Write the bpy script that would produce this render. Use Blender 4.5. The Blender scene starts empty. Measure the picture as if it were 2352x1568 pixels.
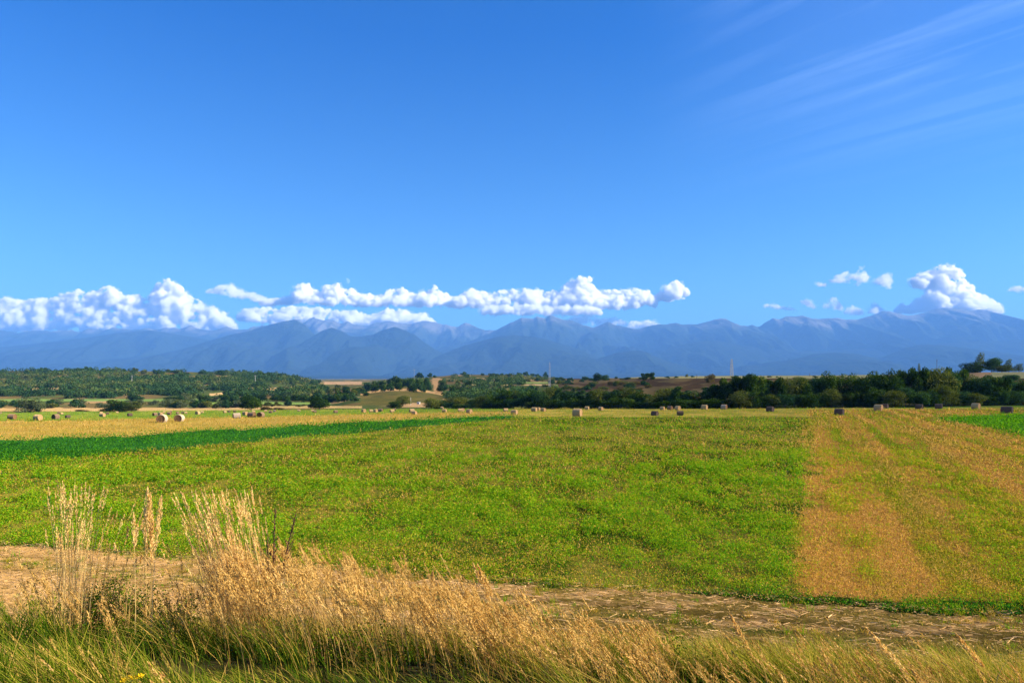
import bpy, math, random
import numpy as np
from mathutils import Vector, noise as mnoise

rng = np.random.default_rng(7)
random.seed(7)
C = bpy.context.scene.collection
SC = bpy.context.scene
# measured frame: 2351 x 1568 units, focal length FL, eye level VH, eye height H above the hay field
FL, U0, VH, H = 1698.0, 1175.5, 868.0, 6.4

# ---------------------------------------------------------------- camera
cam = bpy.data.cameras.new('camera'); cam_o = bpy.data.objects.new('camera', cam); C.objects.link(cam_o)
cam.sensor_width = 36.0; cam.lens = FL / 2351 * 36.0
cam.shift_y = (868 - 784) / 2351.0
cam.clip_start = 0.1; cam.clip_end = 200000.0
cam_o.location = (0, 0, H); cam_o.rotation_euler = (math.radians(90), 0, 0)
SC.camera = cam_o

# ---------------------------------------------------------------- light
SUN_AZ, SUN_EL = 97.0, 30.0       # degrees clockwise from +Y, degrees up
SUN_STRENGTH, SKY_STRENGTH, EXPOSURE = 5.0, 0.067, 1.42
HAZE_DENSITY = 4.3e-5
HAZE_COLOR = (0.165, 0.435, 1.0)
w = bpy.data.worlds.new("World"); SC.world = w; w.use_nodes = True
nt = w.node_tree; nt.nodes.clear()
def N(nt, t, **kw):
    n = nt.nodes.new(t)
    for k, v in kw.items():
        if k in n.inputs: n.inputs[k].default_value = v
        else: setattr(n, k, v)
    return n
sky = N(nt, 'ShaderNodeTexSky'); sky.sky_type = 'NISHITA'; sky.sun_disc = False
sky.sun_elevation = math.radians(SUN_EL); sky.sun_rotation = math.radians(SUN_AZ)
sky.altitude = 400; sky.air_density = 1.0; sky.dust_density = 0.9; sky.ozone_density = 3.0
tint = N(nt, 'ShaderNodeMix', data_type='RGBA', blend_type='MULTIPLY'); tint.inputs[0].default_value = 1.0
tint.inputs[7].default_value = (0.07, 0.53, 1.14, 1)
nt.links.new(sky.outputs[0], tint.inputs[6])
tcs = N(nt, 'ShaderNodeTexCoord'); sps = N(nt, 'ShaderNodeSeparateXYZ'); nt.links.new(tcs.outputs['Generated'], sps.inputs[0])
hgt_ = N(nt, 'ShaderNodeMapRange'); hgt_.inputs[1].default_value = 0.05; hgt_.inputs[2].default_value = 0.42; nt.links.new(sps.outputs[2], hgt_.inputs[0])
tr_ = nt.nodes.new('ShaderNodeValToRGB'); tr_.color_ramp.elements[0].color = (0.46, 0.86, 1.12, 1); tr_.color_ramp.elements[1].color = (0.045, 0.50, 1.12, 1)
nt.links.new(hgt_.outputs[0], tr_.inputs[0]); nt.links.new(tr_.outputs[0], tint.inputs[7])
# thin cirrus high on the right, laid out on a flat layer of air above the land
tc = N(nt, 'ShaderNodeTexCoord')
sep = N(nt, 'ShaderNodeSeparateXYZ'); nt.links.new(tc.outputs['Generated'], sep.inputs[0])
def M(nt, op, a, b=None, c=None, clamp=False):
    n = nt.nodes.new('ShaderNodeMath'); n.operation = op; n.use_clamp = clamp
    for i, x in enumerate((a, b, c)):
        if x is None: continue
        if isinstance(x, (int, float)): n.inputs[i].default_value = x
        else: nt.links.new(x, n.inputs[i])
    return n.outputs[0]
zz = M(nt, 'MAXIMUM', sep.outputs[2], 0.03)
px = M(nt, 'DIVIDE', sep.outputs[0], zz); py = M(nt, 'DIVIDE', sep.outputs[1], zz)
# streaks run along direction (cx,cy) on the layer
ang = math.radians(54)
al = M(nt, 'ADD', M(nt, 'MULTIPLY', px, math.cos(ang)), M(nt, 'MULTIPLY', py, -math.sin(ang)))
ac = M(nt, 'ADD', M(nt, 'MULTIPLY', px, math.sin(ang)), M(nt, 'MULTIPLY', py, math.cos(ang)))
cmb = N(nt, 'ShaderNodeCombineXYZ'); nt.links.new(M(nt, 'MULTIPLY', al, 0.5), cmb.inputs[0]); nt.links.new(M(nt, 'MULTIPLY', ac, 4.2), cmb.inputs[1])
n1 = N(nt, 'ShaderNodeTexNoise'); n1.inputs['Scale'].default_value = 1.0; n1.inputs['Detail'].default_value = 9; n1.inputs['Roughness'].default_value = 0.62; n1.inputs['Distortion'].default_value = 0.7
nt.links.new(cmb.outputs[0], n1.inputs['Vector'])
cmb2 = N(nt, 'ShaderNodeCombineXYZ'); nt.links.new(px, cmb2.inputs[0]); nt.links.new(py, cmb2.inputs[1])
n2 = N(nt, 'ShaderNodeTexNoise'); n2.inputs['Scale'].default_value = 0.8; n2.inputs['Detail'].default_value = 3
nt.links.new(cmb2.outputs[0], n2.inputs['Vector'])
streak = N(nt, 'ShaderNodeMapRange'); streak.inputs[1].default_value = 0.44; streak.inputs[2].default_value = 0.74
nt.links.new(n1.outputs[0], streak.inputs[0])
side = N(nt, 'ShaderNodeMapRange'); side.inputs[1].default_value = 0.13; side.inputs[2].default_value = 0.46; side.interpolation_type = 'SMOOTHSTEP'
nt.links.new(sep.outputs[0], side.inputs[0])
up = N(nt, 'ShaderNodeMapRange'); up.inputs[1].default_value = 0.19; up.inputs[2].default_value = 0.40; up.interpolation_type = 'SMOOTHSTEP'
nt.links.new(sep.outputs[2], up.inputs[0])
cir = M(nt, 'MULTIPLY', M(nt, 'MULTIPLY', side.outputs[0], up.outputs[0]), M(nt, 'ADD', M(nt, 'MULTIPLY', streak.outputs[0], 0.65), M(nt, 'MULTIPLY', n2.outputs[0], 0.5)), clamp=True)
cirm = N(nt, 'ShaderNodeMix', data_type='RGBA', blend_type='MIX')
nt.links.new(M(nt, 'MULTIPLY', cir, 0.36), cirm.inputs[0]); nt.links.new(tint.outputs[2], cirm.inputs[6])
cirm.inputs[7].default_value = (4.6, 6.4, 9.8, 1)
bg = N(nt, 'ShaderNodeBackground'); bg.inputs[1].default_value = SKY_STRENGTH
nt.links.new(cirm.outputs[2], bg.inputs[0])
wo = N(nt, 'ShaderNodeOutputWorld'); nt.links.new(bg.outputs[0], wo.inputs[0])

sl = bpy.data.lights.new('sun', 'SUN'); sl.energy = SUN_STRENGTH; sl.angle = math.radians(0.5); sl.color = (1.0, 0.86, 0.62)
so = bpy.data.objects.new('sun', sl); C.objects.link(so)
a, e = math.radians(SUN_AZ), math.radians(SUN_EL)
sdir = Vector((math.sin(a) * math.cos(e), math.cos(a) * math.cos(e), math.sin(e)))
so.rotation_euler = sdir.to_track_quat('Z', 'Y').to_euler(); so.location = sdir * 100

SC.view_settings.view_transform = 'Standard'; SC.view_settings.look = 'None'
SC.view_settings.exposure = EXPOSURE; SC.view_settings.gamma = 1.0
cy = SC.cycles
cy.use_denoising = True; cy.volume_bounces = 24; cy.max_bounces = 28; cy.diffuse_bounces = 3; cy.transmission_bounces = 3
cy.glossy_bounces = 1; cy.transparent_max_bounces = 12; cy.use_adaptive_sampling = True; cy.adaptive_threshold = 0.02
cy.caustics_reflective = False; cy.caustics_refractive = False

# ---------------------------------------------------------------- helpers
def tag(o, label=None, cat=None, group=None, kind=None):
    if label: o['label'] = label
    if cat: o['category'] = cat
    if group: o['group'] = group
    if kind: o['kind'] = kind
    return o
def mesh_np(name, V, F, mat, attrs=None, smooth=False, parent=None, link=True, uvs=None):
    """V (n,3); F (m,k) int array or list of such arrays; attrs {name: (n,) or (n,3)} per vertex."""
    Fs = F if isinstance(F, list) else [F]
    Fs = [np.asarray(f, np.int32) for f in Fs if len(f)]
    me = bpy.data.meshes.new(name)
    V = np.asarray(V, np.float32)
    me.vertices.add(len(V)); me.vertices.foreach_set('co', V.ravel())
    li = np.concatenate([f.ravel() for f in Fs]); tot = np.concatenate([np.full(len(f), f.shape[1], np.int32) for f in Fs])
    st = np.concatenate([[0], np.cumsum(tot)[:-1]]).astype(np.int32)
    me.loops.add(len(li)); me.loops.foreach_set('vertex_index', li)
    me.polygons.add(len(tot)); me.polygons.foreach_set('loop_start', st); me.polygons.foreach_set('loop_total', tot)
    if smooth: me.polygons.foreach_set('use_smooth', np.ones(len(tot), bool))
    for k, A in (attrs or {}).items():
        A = np.asarray(A, np.float32)
        if A.ndim == 1:
            at = me.attributes.new(k, 'FLOAT', 'POINT'); at.data.foreach_set('value', A)
        else:
            at = me.attributes.new(k, 'FLOAT_COLOR', 'POINT')
            A4 = np.concatenate([A, np.ones((len(A), 1), np.float32)], 1); at.data.foreach_set('color', A4.ravel())
    me.update(calc_edges=True)
    ms = mat if isinstance(mat, (list, tuple)) else [mat]
    for m in ms: me.materials.append(m)
    if not link: return me
    o = bpy.data.objects.new(name, me); C.objects.link(o)
    if parent: o.parent = parent
    return o
def grid_faces(nr, nc):
    i = np.arange(nr - 1)[:, None] * nc + np.arange(nc - 1)[None, :]
    i = i.ravel()
    return np.stack([i, i + 1, i + nc + 1, i + nc], 1)

_perm = np.random.default_rng(3).random((256, 256))
def vnoise(x, y):
    x = np.asarray(x, float); y = np.asarray(y, float)
    xi = np.floor(x).astype(int); yi = np.floor(y).astype(int)
    fx = x - xi; fy = y - yi
    fx = fx * fx * (3 - 2 * fx); fy = fy * fy * (3 - 2 * fy)
    g = lambda a, b: _perm[a & 255, b & 255]
    return (g(xi, yi) * (1 - fx) + g(xi + 1, yi) * fx) * (1 - fy) + (g(xi, yi + 1) * (1 - fx) + g(xi + 1, yi + 1) * fx) * fy
def fbm(x, y, o=4, r=0.5):
    s = 0; a_ = 1; t = 0
    for k in range(o):
        s = s + a_ * vnoise(x * 2 ** k + 17.3 * k, y * 2 ** k + 5.1 * k); t += a_; a_ *= r
    return s / t
def sstep(a_, b_, x):
    t = np.clip((x - a_) / (b_ - a_), 0, 1); return t * t * (3 - 2 * t)

def new_mat(name):
    m = bpy.data.materials.new(name); m.use_nodes = True; m.node_tree.nodes.clear(); return m
def out(nt, sh, vol=False):
    o = nt.nodes.new('ShaderNodeOutputMaterial'); nt.links.new(sh, o.inputs['Volume' if vol else 'Surface']); return o
def ramp(nt, fac, stops):
    r = nt.nodes.new('ShaderNodeValToRGB'); el = r.color_ramp.elements
    while len(el) < len(stops): el.new(0.5)
    for e_, (p, c) in zip(el, stops): e_.position = p; e_.color = (*c, 1)
    nt.links.new(fac, r.inputs[0]); return r.outputs[0]
def leaf_mat(name, stops, trans=0.35, attr='tint', objvar=0.0, gloss=0.0, transcol=(1.15, 1.2, 0.6)):
    """thin leaves or blades: albedo from a per-leaf value; part of the light passes through"""
    m = new_mat(name); nt = m.node_tree
    at = N(nt, 'ShaderNodeAttribute', attribute_name=attr)
    f = at.outputs['Fac']
    if objvar:
        oi = N(nt, 'ShaderNodeObjectInfo')
        f = M(nt, 'ADD', f, M(nt, 'MULTIPLY', M(nt, 'SUBTRACT', oi.outputs['Random'], 0.5), objvar), clamp=True)
    col = ramp(nt, f, stops)
    d = N(nt, 'ShaderNodeBsdfDiffuse'); nt.links.new(col, d.inputs[0])
    t = N(nt, 'ShaderNodeBsdfTranslucent')
    mu = N(nt, 'ShaderNodeMix', data_type='RGBA', blend_type='MULTIPLY'); mu.inputs[0].default_value = 1
    mu.inputs[7].default_value = (*transcol, 1); nt.links.new(col, mu.inputs[6]); nt.links.new(mu.outputs[2], t.inputs[0])
    mx = N(nt, 'ShaderNodeMixShader'); mx.inputs[0].default_value = trans
    nt.links.new(d.outputs[0], mx.inputs[1]); nt.links.new(t.outputs[0], mx.inputs[2])
    sh = mx.outputs[0]
    if gloss:
        g = N(nt, 'ShaderNodeBsdfGlossy'); g.inputs['Roughness'].default_value = 0.45; g.inputs[0].default_value = (1, 1, 1, 1)
        m2 = N(nt, 'ShaderNodeMixShader'); m2.inputs[0].default_value = gloss
        nt.links.new(sh, m2.inputs[1]); nt.links.new(g.outputs[0], m2.inputs[2]); sh = m2.outputs[0]
    out(nt, sh); return m
def plain_mat(name, col, rough=0.8, metal=0.0, nscale=0, col2=None):
    m = new_mat(name); nt = m.node_tree
    p = N(nt, 'ShaderNodeBsdfPrincipled'); p.inputs['Roughness'].default_value = rough; p.inputs['Metallic'].default_value = metal
    p.inputs['Base Color'].default_value = (*col, 1)
    if nscale:
        tcn = N(nt, 'ShaderNodeTexCoord'); nn = N(nt, 'ShaderNodeTexNoise'); nn.inputs['Scale'].default_value = nscale
        nt.links.new(tcn.outputs['Object'], nn.inputs['Vector'])
        nt.links.new(ramp(nt, nn.outputs[0], [(0.3, col), (0.7, col2)]), p.inputs['Base Color'])
    out(nt, p.outputs[0]); return m

# ---------------------------------------------------------------- terrain shape
TU = np.array([-1400, 0, 200, 400, 600, 680, 760, 830, 920, 1010, 1050, 1100, 1180, 1250, 1320, 1400, 1480, 1560, 1700, 1900, 2100, 2200, 2250, 2351, 3700.])
TD = np.array([115, 150, 200, 250, 320, 400, 500, 650, 850, 1100, 1400, 2000, 4000, 9000, 30000.])
_rows = {
 -1400: [962.5, 962, 961.5, 958, 953, 948, 938, 923, 898, 866, 852, 862, 869, 869, 868.5],
 0:     [962.5, 962, 961.5, 957, 952, 947, 938, 923, 898, 870, 852, 862, 870, 869, 868.5],
 200:   [962.5, 961, 960, 956.5, 952, 947, 938, 922, 896, 868, 849.5, 860, 870, 869, 868.5],
 400:   [962.5, 960, 957, 954, 950, 945.5, 938, 922, 897, 869, 853.5, 860, 870, 869, 868.5],
 600:   [962.5, 958, 954, 950, 946, 941.5, 935, 920, 897, 872, 857, 866, 872, 870, 868.5],
 680:   [962.5, 957.5, 953, 949, 945, 940.5, 934, 918, 898, 880, 866, 872, 872, 870, 868.5],
 760:   [962.5, 957, 952, 948, 943.5, 939, 932, 915, 900, 888, 881, 876, 872, 870, 868.5],
 830:   [962.5, 956, 950, 946.5, 941, 935, 920, 905, 894, 884, 880, 876, 872, 870, 868.5],
 920:   [962.5, 955, 949, 945, 940, 931, 914, 893, 886, 876, 873, 872, 871, 870, 868.5],
 1010:  [962.5, 954, 947, 942, 938, 930, 918, 899, 884, 871, 864, 868, 870, 870, 868.5],
 1050:  [962.5, 953, 945, 940.5, 937, 929, 917, 901, 882, 868, 861, 867, 870, 870, 868.5],
 1100:  [962.5, 952.5, 944.5, 940, 936, 927, 914, 897, 879, 867, 860, 867, 870, 870, 868.5],
 1180:  [962.5, 952, 944, 939.5, 934.5, 924, 910, 893, 879, 868, 861, 866, 870, 870, 868.5],
 1250:  [962.5, 951.5, 943, 939, 933.5, 920, 906, 890, 880, 872, 866, 869, 871, 870, 868.5],
 1320:  [962.5, 951, 942, 937, 928, 914, 897, 883, 876, 871, 870, 870, 870, 870, 868.5],
 1400:  [962.5, 950, 941, 936, 921, 903, 886, 877, 871, 869, 870, 870, 870, 870, 868.5],
 1480:  [962.5, 949.5, 940, 934, 911, 892, 876, 866, 866.5, 867, 868, 869, 870, 870, 868.5],
 1560:  [962.5, 949, 938.5, 928, 900, 880, 864, 865, 866, 867, 868, 869, 870, 870, 868.5],
 1700:  [962.5, 948.5, 937.5, 924, 893, 870, 863, 865, 866, 867, 868, 869, 870, 870, 868.5],
 1900:  [962.5, 948, 936, 921, 890, 866, 862, 864.5, 866, 867, 868, 869, 870, 870, 868.5],
 2100:  [962.5, 947, 933, 918, 888, 862, 860, 863, 865, 867, 868, 869, 870, 870, 868.5],
 2200:  [962.5, 946.5, 932, 914, 884, 860, 857, 862, 865, 867, 868, 869, 870, 870, 868.5],
 2250:  [962.5, 946, 931, 910, 876, 855, 855, 861, 865, 867, 868, 869, 870, 870, 868.5],
 2351:  [962.5, 946, 931, 908, 874, 854, 855, 861, 865, 867, 868, 869, 870, 870, 868.5],
 3700:  [962.5, 946, 931, 908, 874, 854, 855, 861, 865, 867, 868, 869, 870, 870, 868.5],
}
TV = np.array([_rows[int(u)] for u in TU])
def tv(u, d):
    """height of the land at bearing u and distance d, as its line of sight"""
    u = np.clip(u, TU[0], TU[-1]); ld = np.log(np.clip(d, TD[0], TD[-1])); LD = np.log(TD)
    i = np.clip(np.searchsorted(TU, u) - 1, 0, len(TU) - 2); j = np.clip(np.searchsorted(LD, ld) - 1, 0, len(TD) - 2)
    fu = (u - TU[i]) / (TU[i + 1] - TU[i]); fd = (ld - LD[j]) / (LD[j + 1] - LD[j])
    fu = fu * fu * (3 - 2 * fu)
    return (TV[i, j] * (1 - fu) + TV[i + 1, j] * fu) * (1 - fd) + (TV[i, j + 1] * (1 - fu) + TV[i + 1, j + 1] * fu) * fd
def zt(X, Y):
    X = np.asarray(X, float); Y = np.asarray(Y, float)
    Yc = np.maximum(Y, 1.0); u = U0 + FL * X / Yc
    z = H - (tv(u, Yc) - VH) / FL * Yc
    z = np.where(Yc < 115, 0.0, z)
    amp = np.interp(Yc, [300, 420, 1000, 2000, 6000], [0, 0.45, 1.6, 2.0, 0])
    return z + amp * (fbm(X / 38.0 + 40, Y / 38.0, 4) - 0.5) * 1.6
# distance for a line of sight, by table
_du = np.linspace(-1400, 3700, 256)
_dd = np.concatenate([np.linspace(9, 115, 300), np.exp(np.linspace(math.log(115), math.log(1450), 400))[1:]])
def _vtab():
    T = np.zeros((len(_du), len(_dd)))
    for i, u in enumerate(_du):
        X = (u - U0) / FL * _dd
        T[i] = VH + FL * (H - zt(X, _dd)) / _dd
    return T
_VT = _vtab()
def hit(u, v):
    """first point of the land seen along (u,v); returns X, Y, Z arrays"""
    u = np.atleast_1d(np.asarray(u, float)); v = np.atleast_1d(np.asarray(v, float))
    D = np.empty(len(u)); ii = np.clip(np.round((u - _du[0]) / (_du[1] - _du[0])).astype(int), 0, len(_du) - 1)
    near = v >= 962.5
    D[near] = FL * H / (v[near] - VH)
    for i in np.unique(ii[~near]):
        s = (~near) & (ii == i)
        row = np.minimum.accumulate(_VT[i])
        D[s] = np.interp(-v[s], -row, _dd)
    X = (u - U0) / FL * D
    return X, D, zt(X, D)
def P(u, v, d): return ((u - U0) / FL * d, d, H + (VH - v) / FL * d)
def emb(X, Y):
    """railway bank the picture is taken from"""
    z = np.interp(Y, [-12, 5, 9, 11.5, 15, 18.5], [3.6, 3.25, 2.85, 2.0, 0.35, -0.4])
    k = sstep(19, 8, Y)
    z = z - 0.065 * np.clip(X, -12, 12) * k + 0.25 * (fbm(X / 1.7, Y / 1.7, 3) - 0.5) * k
    return z

# ---------------------------------------------------------------- land cover
def xint(u, pts):
    xs = [p[0] for p in pts]; ys = [p[1] for p in pts]
    return np.interp(u, xs, ys)
darkLow = [(-1400, 1196), (0, 1065), (588, 1012), (900, 985), (1200, 957), (1250, 954), (3700, 954)]
darkUp = [(-1400, 1090), (0, 1011), (284, 1000), (618, 981), (879, 966), (1150, 954.5), (1250, 954), (3700, 954)]
hayUp = [(-1400, 985), (0, 967), (600, 957), (760, 953), (1150, 945), (1250, 944), (3700, 944)]
greenUp = [(-1400, 952), (0, 946), (600, 941), (1150, 937), (1250, 936), (3700, 925)]
def track_d(s): return 23.1 / (1 + 0.266 * s)
PATCH = np.array([(2150, 958), (2200, 955), (2351, 951), (3700, 935), (3700, 1120), (2351, 1003), (2290, 990), (2230, 975), (2180, 966)])
def inpoly(x, y, P_):
    r = np.zeros(x.shape, bool); n = len(P_)
    for i in range(n):
        x1, y1 = P_[i]; x2, y2 = P_[(i + 1) % n]
        c = ((y1 > y) != (y2 > y)); xx = (x2 - x1) * (y - y1) / (y2 - y1 + 1e-12) + x1
        r ^= c & (x < xx)
    return r
def regions(X, Y, v=None):
    """integer cover class for points of the land: 0 rough land,1 main field,2 tall clover,3 hay band,4 green meadow,5 stubble,6 track,7 verge,8 right patch"""
    u = U0 + FL * X / Y
    if v is None: v = VH + FL * (H - zt(X, Y)) / Y
    jn = (fbm(X / 2.2, Y / 5.0, 5, 0.6) - 0.5); j = jn * np.interp(Y, [15, 130], [34, 9])
    vj = v + j * 0.7; uj = u + (fbm(X / 0.5 + 9, Y / 1.6, 5, 0.65) - 0.5) * np.interp(Y, [20, 130], [180, 26]) + (fbm(X / 4.0 + 2, Y / 5.0 + 6, 2) - 0.5) * np.interp(Y, [20, 130], [110, 20])
    r = np.zeros(X.shape, int)
    far_lim = xint(u, greenUp)
    r[:] = 0
    bound = 0.4035 * Y * FL / Y + U0  # radial edge of the cut strip
    bu = np.interp(Y, [18, 24, 30, 45, 125, 250], [1800, 1826, 1836, 1848, 1858, 1861])
    left = uj < bu
    main = (vj > xint(u, darkLow)) & left
    r[(vj > far_lim)] = 4
    r[(vj > xint(u, hayUp)) & (vj <= xint(u, darkUp))] = 3
    r[(vj > xint(u, darkUp)) & (vj <= xint(u, darkLow)) & (u < 1250)] = 2
    r[(vj > np.where(u > 1250, 957, xint(u, darkLow))) & left] = 1
    r[(vj > 936) & (vj <= 957) & (u > 1180)] = 9        # yellowish mown land by the tree row
    r[(vj > 936) & ~left & (v > 940)] = 5
    r[inpoly(uj, vj, PATCH)] = 8
    td = track_d(X / Y) + jn * 1.8
    r[(Y < td + np.interp(u, [1550, 1700, 2351], [0.0, 0.7, 1.3])) & (u > 1500) & (Y < 40)] = 7
    r[Y < td] = 6
    return r
COL = {1: ((0.045, 0.075, 0.006), (0.15, 0.14, 0.02)), 2: ((0.010, 0.060, 0.012), (0.02, 0.09, 0.014)),
       3: ((0.31, 0.21, 0.05), (0.26, 0.20, 0.04)), 4: ((0.07, 0.15, 0.015), (0.20, 0.21, 0.03)),
       5: ((0.36, 0.175, 0.035), (0.16, 0.15, 0.010)), 6: ((0.40, 0.24, 0.085), (0.20, 0.135, 0.03)),
       7: ((0.012, 0.022, 0.003), (0.04, 0.05, 0.008)), 8: ((0.03, 0.12, 0.006), (0.06, 0.16, 0.008)),
       9: ((0.36, 0.27, 0.05), (0.19, 0.20, 0.025))}
def cover(X, Y, Z):
    v = VH + FL * (H - Z) / Y; u = U0 + FL * X / Y
    r = regions(X, Y, v)
    c = np.zeros((len(X), 3))
    n = fbm(X / 3.0, Y / 6.0, 5, 0.6); nn = sstep(0.38, 0.62, n)
    trk = sstep(0.42, 0.62, fbm(X / 1.1, Y / 0.45, 5, 0.65) + 0.012 * np.clip(X, -14, 12))
    rows = sstep(0.35, 0.65, vnoise((X - 0.4035 * Y) / 1.1, Y / 40.0) * 0.6 + 0.4 * fbm(X / 1.2, Y / 5, 3))
    for k, (a_, b_) in COL.items():
        s = r == k; t = (rows if k == 5 else trk if k == 6 else nn)[s][:, None]
        c[s] = np.array(a_) * (1 - t) + np.array(b_) * t
        if k == 6:
            w_ = (track_d(X / Y) - Y)[s] + (fbm(X[s] / 2.5, Y[s] / 2.5, 3) - 0.5) * 0.8
            rut = np.exp(-((w_ - 1.5) / 0.32) ** 2) + np.exp(-((w_ - 3.4) / 0.36) ** 2); mid = np.exp(-((w_ - 2.45) / 0.42) ** 2) * sstep(0.3, 0.6, fbm(X[s] / 0.8, Y[s] / 0.4, 3))
            c[s] = c[s] * (1 - 0.42 * rut[:, None]) * (1 - 0.75 * mid[:, None]) + np.array([(0.07, 0.085, 0.012)]) * 0.75 * mid[:, None]
    # rough land and hills: olive, brown and dry tan patches
    s = r == 0
    Xs, Ys, us, vs = X[s], Y[s], u[s], v[s]
    base = np.array([(0.055, 0.075, 0.022)]); brown = np.array([(0.12, 0.085, 0.032)]); tan = np.array([(0.34, 0.22, 0.10)]); grn = np.array([(0.11, 0.17, 0.035)])
    a1 = sstep(0.45, 0.62, fbm(Xs / 60, Ys / 90, 4))[:, None]; a2 = sstep(0.62, 0.72, fbm(Xs / 45 + 31, Ys / 80 + 7, 4))[:, None] * 0.8
    cc = base * (1 - a1) + brown * a1; cc = cc * (1 - a2) + tan * a2
    def put(mask, col):
        cc[mask] = np.array(col)
    put((us < 600) & (vs > 935.5) & (vs < 944), (0.36, 0.24, 0.10))
    put((us < 610) & (vs > 916) & (vs < 921), (0.13, 0.2, 0.05))
    put((us > 480) & (us < 760) & (vs > 922) & (vs < 928), (0.15, 0.22, 0.05))
    put((us >= 600) & (us < 830) & (vs > 932) & (vs < 937), (0.36, 0.25, 0.10))
    l = 906 - (us - 482) / 200 * 18
    put((us > 482) & (us < 690) & (vs > l - 2.5) & (vs < l + 3), (0.45, 0.30, 0.13))
    put((us > 745) & (us < 830) & (vs > 876) & (vs < 883), (0.34, 0.22, 0.12))
    # dry knoll in the middle
    kx = np.abs(us - 920) / 100.0; kc = 893 + 12 * kx ** 2
    put((us > 828) & (us < 1015) & (vs > kc - 1) & (vs < kc + 3.5 + 3 * vnoise(us / 14, vs)), (0.45, 0.28, 0.12))
    kn = (us > 828) & (us < 1015) & (vs > kc + 4) & (vs < 930)
    t_ = vnoise(us[kn] / 30, vs[kn] / 3)[:, None]
    cc[kn] = np.array((0.13, 0.10, 0.03)) * (1 - t_) + np.array((0.07, 0.075, 0.02)) * t_
    put((us > 985) & (us < 1060) & (vs > 868) & (vs < 904) & (np.abs(us - 1000 - (vs - 868) * 0.2) < 9), (0.33, 0.2, 0.09))
    put((us > 990) & (us < 1240) & (vs > 868 + 4 * vnoise(us / 30, us * 0)) & (vs < 874), (0.30, 0.19, 0.09))
    put((us > 1080) & (us < 1290) & (vs > 882) & (vs < 885), (0.42, 0.29, 0.13))
    put((us > 1100) & (us < 1260) & (vs > 877) & (vs < 880), (0.18, 0.24, 0.06))
    put((us > 915) & (us < 985) & (vs > 925) & (vs < 935), (0.36, 0.23, 0.11))
    bk = (us > 1280) & (vs > 866) & (vs < 900)
    t_ = sstep(0.4, 0.6, fbm(us[bk] / 40, vs[bk] / 5, 3))[:, None]
    cc[bk] = np.array((0.065, 0.04, 0.02)) * (1 - t_) + np.array((0.12, 0.085, 0.035)) * t_
    put((us > 1280) & (vs <= 868.5) & (vs > 850), (0.30, 0.27, 0.12))
    put((us > 2190) & (us < 2275) & (vs > 853) & (vs < 866), (0.32, 0.2, 0.10))
    c[s] = cc
    return c

def ground_material():
    m = new_mat('ground_cover'); nt = m.node_tree
    at = N(nt, 'ShaderNodeAttribute', attribute_name='cover')
    g = N(nt, 'ShaderNodeNewGeometry')
    n1 = N(nt, 'ShaderNodeTexNoise'); n1.inputs['Scale'].default_value = 3.5; n1.inputs['Detail'].default_value = 6; n1.inputs['Roughness'].default_value = 0.7
    nt.links.new(g.outputs['Position'], n1.inputs['Vector'])
    n2 = N(nt, 'ShaderNodeTexNoise'); n2.inputs['Scale'].default_value = 0.12; n2.inputs['Detail'].default_value = 5
    nt.links.new(g.outputs['Position'], n2.inputs['Vector'])
    v1 = N(nt, 'ShaderNodeMapRange'); v1.inputs[1].default_value = 0.3; v1.inputs[2].default_value = 0.7; v1.inputs[3].default_value = 0.45; v1.inputs[4].default_value = 1.35
    nt.links.new(n1.outputs[0], v1.inputs[0])
    v2 = N(nt, 'ShaderNodeMapRange'); v2.inputs[1].default_value = 0.3; v2.inputs[2].default_value = 0.7; v2.inputs[3].default_value = 0.8; v2.inputs[4].default_value = 1.15
    nt.links.new(n2.outputs[0], v2.inputs[0])
    vm = N(nt, 'ShaderNodeVectorMath', operation='SCALE'); nt.links.new(at.outputs['Color'], vm.inputs[0]); nt.links.new(M(nt, 'MULTIPLY', v1.outputs[0], v2.outputs[0]), vm.inputs['Scale'])
    p = N(nt, 'ShaderNodeBsdfDiffuse'); p.inputs['Roughness'].default_value = 1.0
    nt.links.new(vm.outputs[0], p.inputs[0])
    b = N(nt, 'ShaderNodeBump'); b.inputs['Strength'].default_value = 0.6; b.inputs['Distance'].default_value = 0.12
    nt.links.new(n1.outputs[0], b.inputs['Height']); nt.links.new(b.outputs[0], p.inputs['Normal'])
    out(nt, p.outputs[0]); return m
MAT_GROUND = ground_material()
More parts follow.
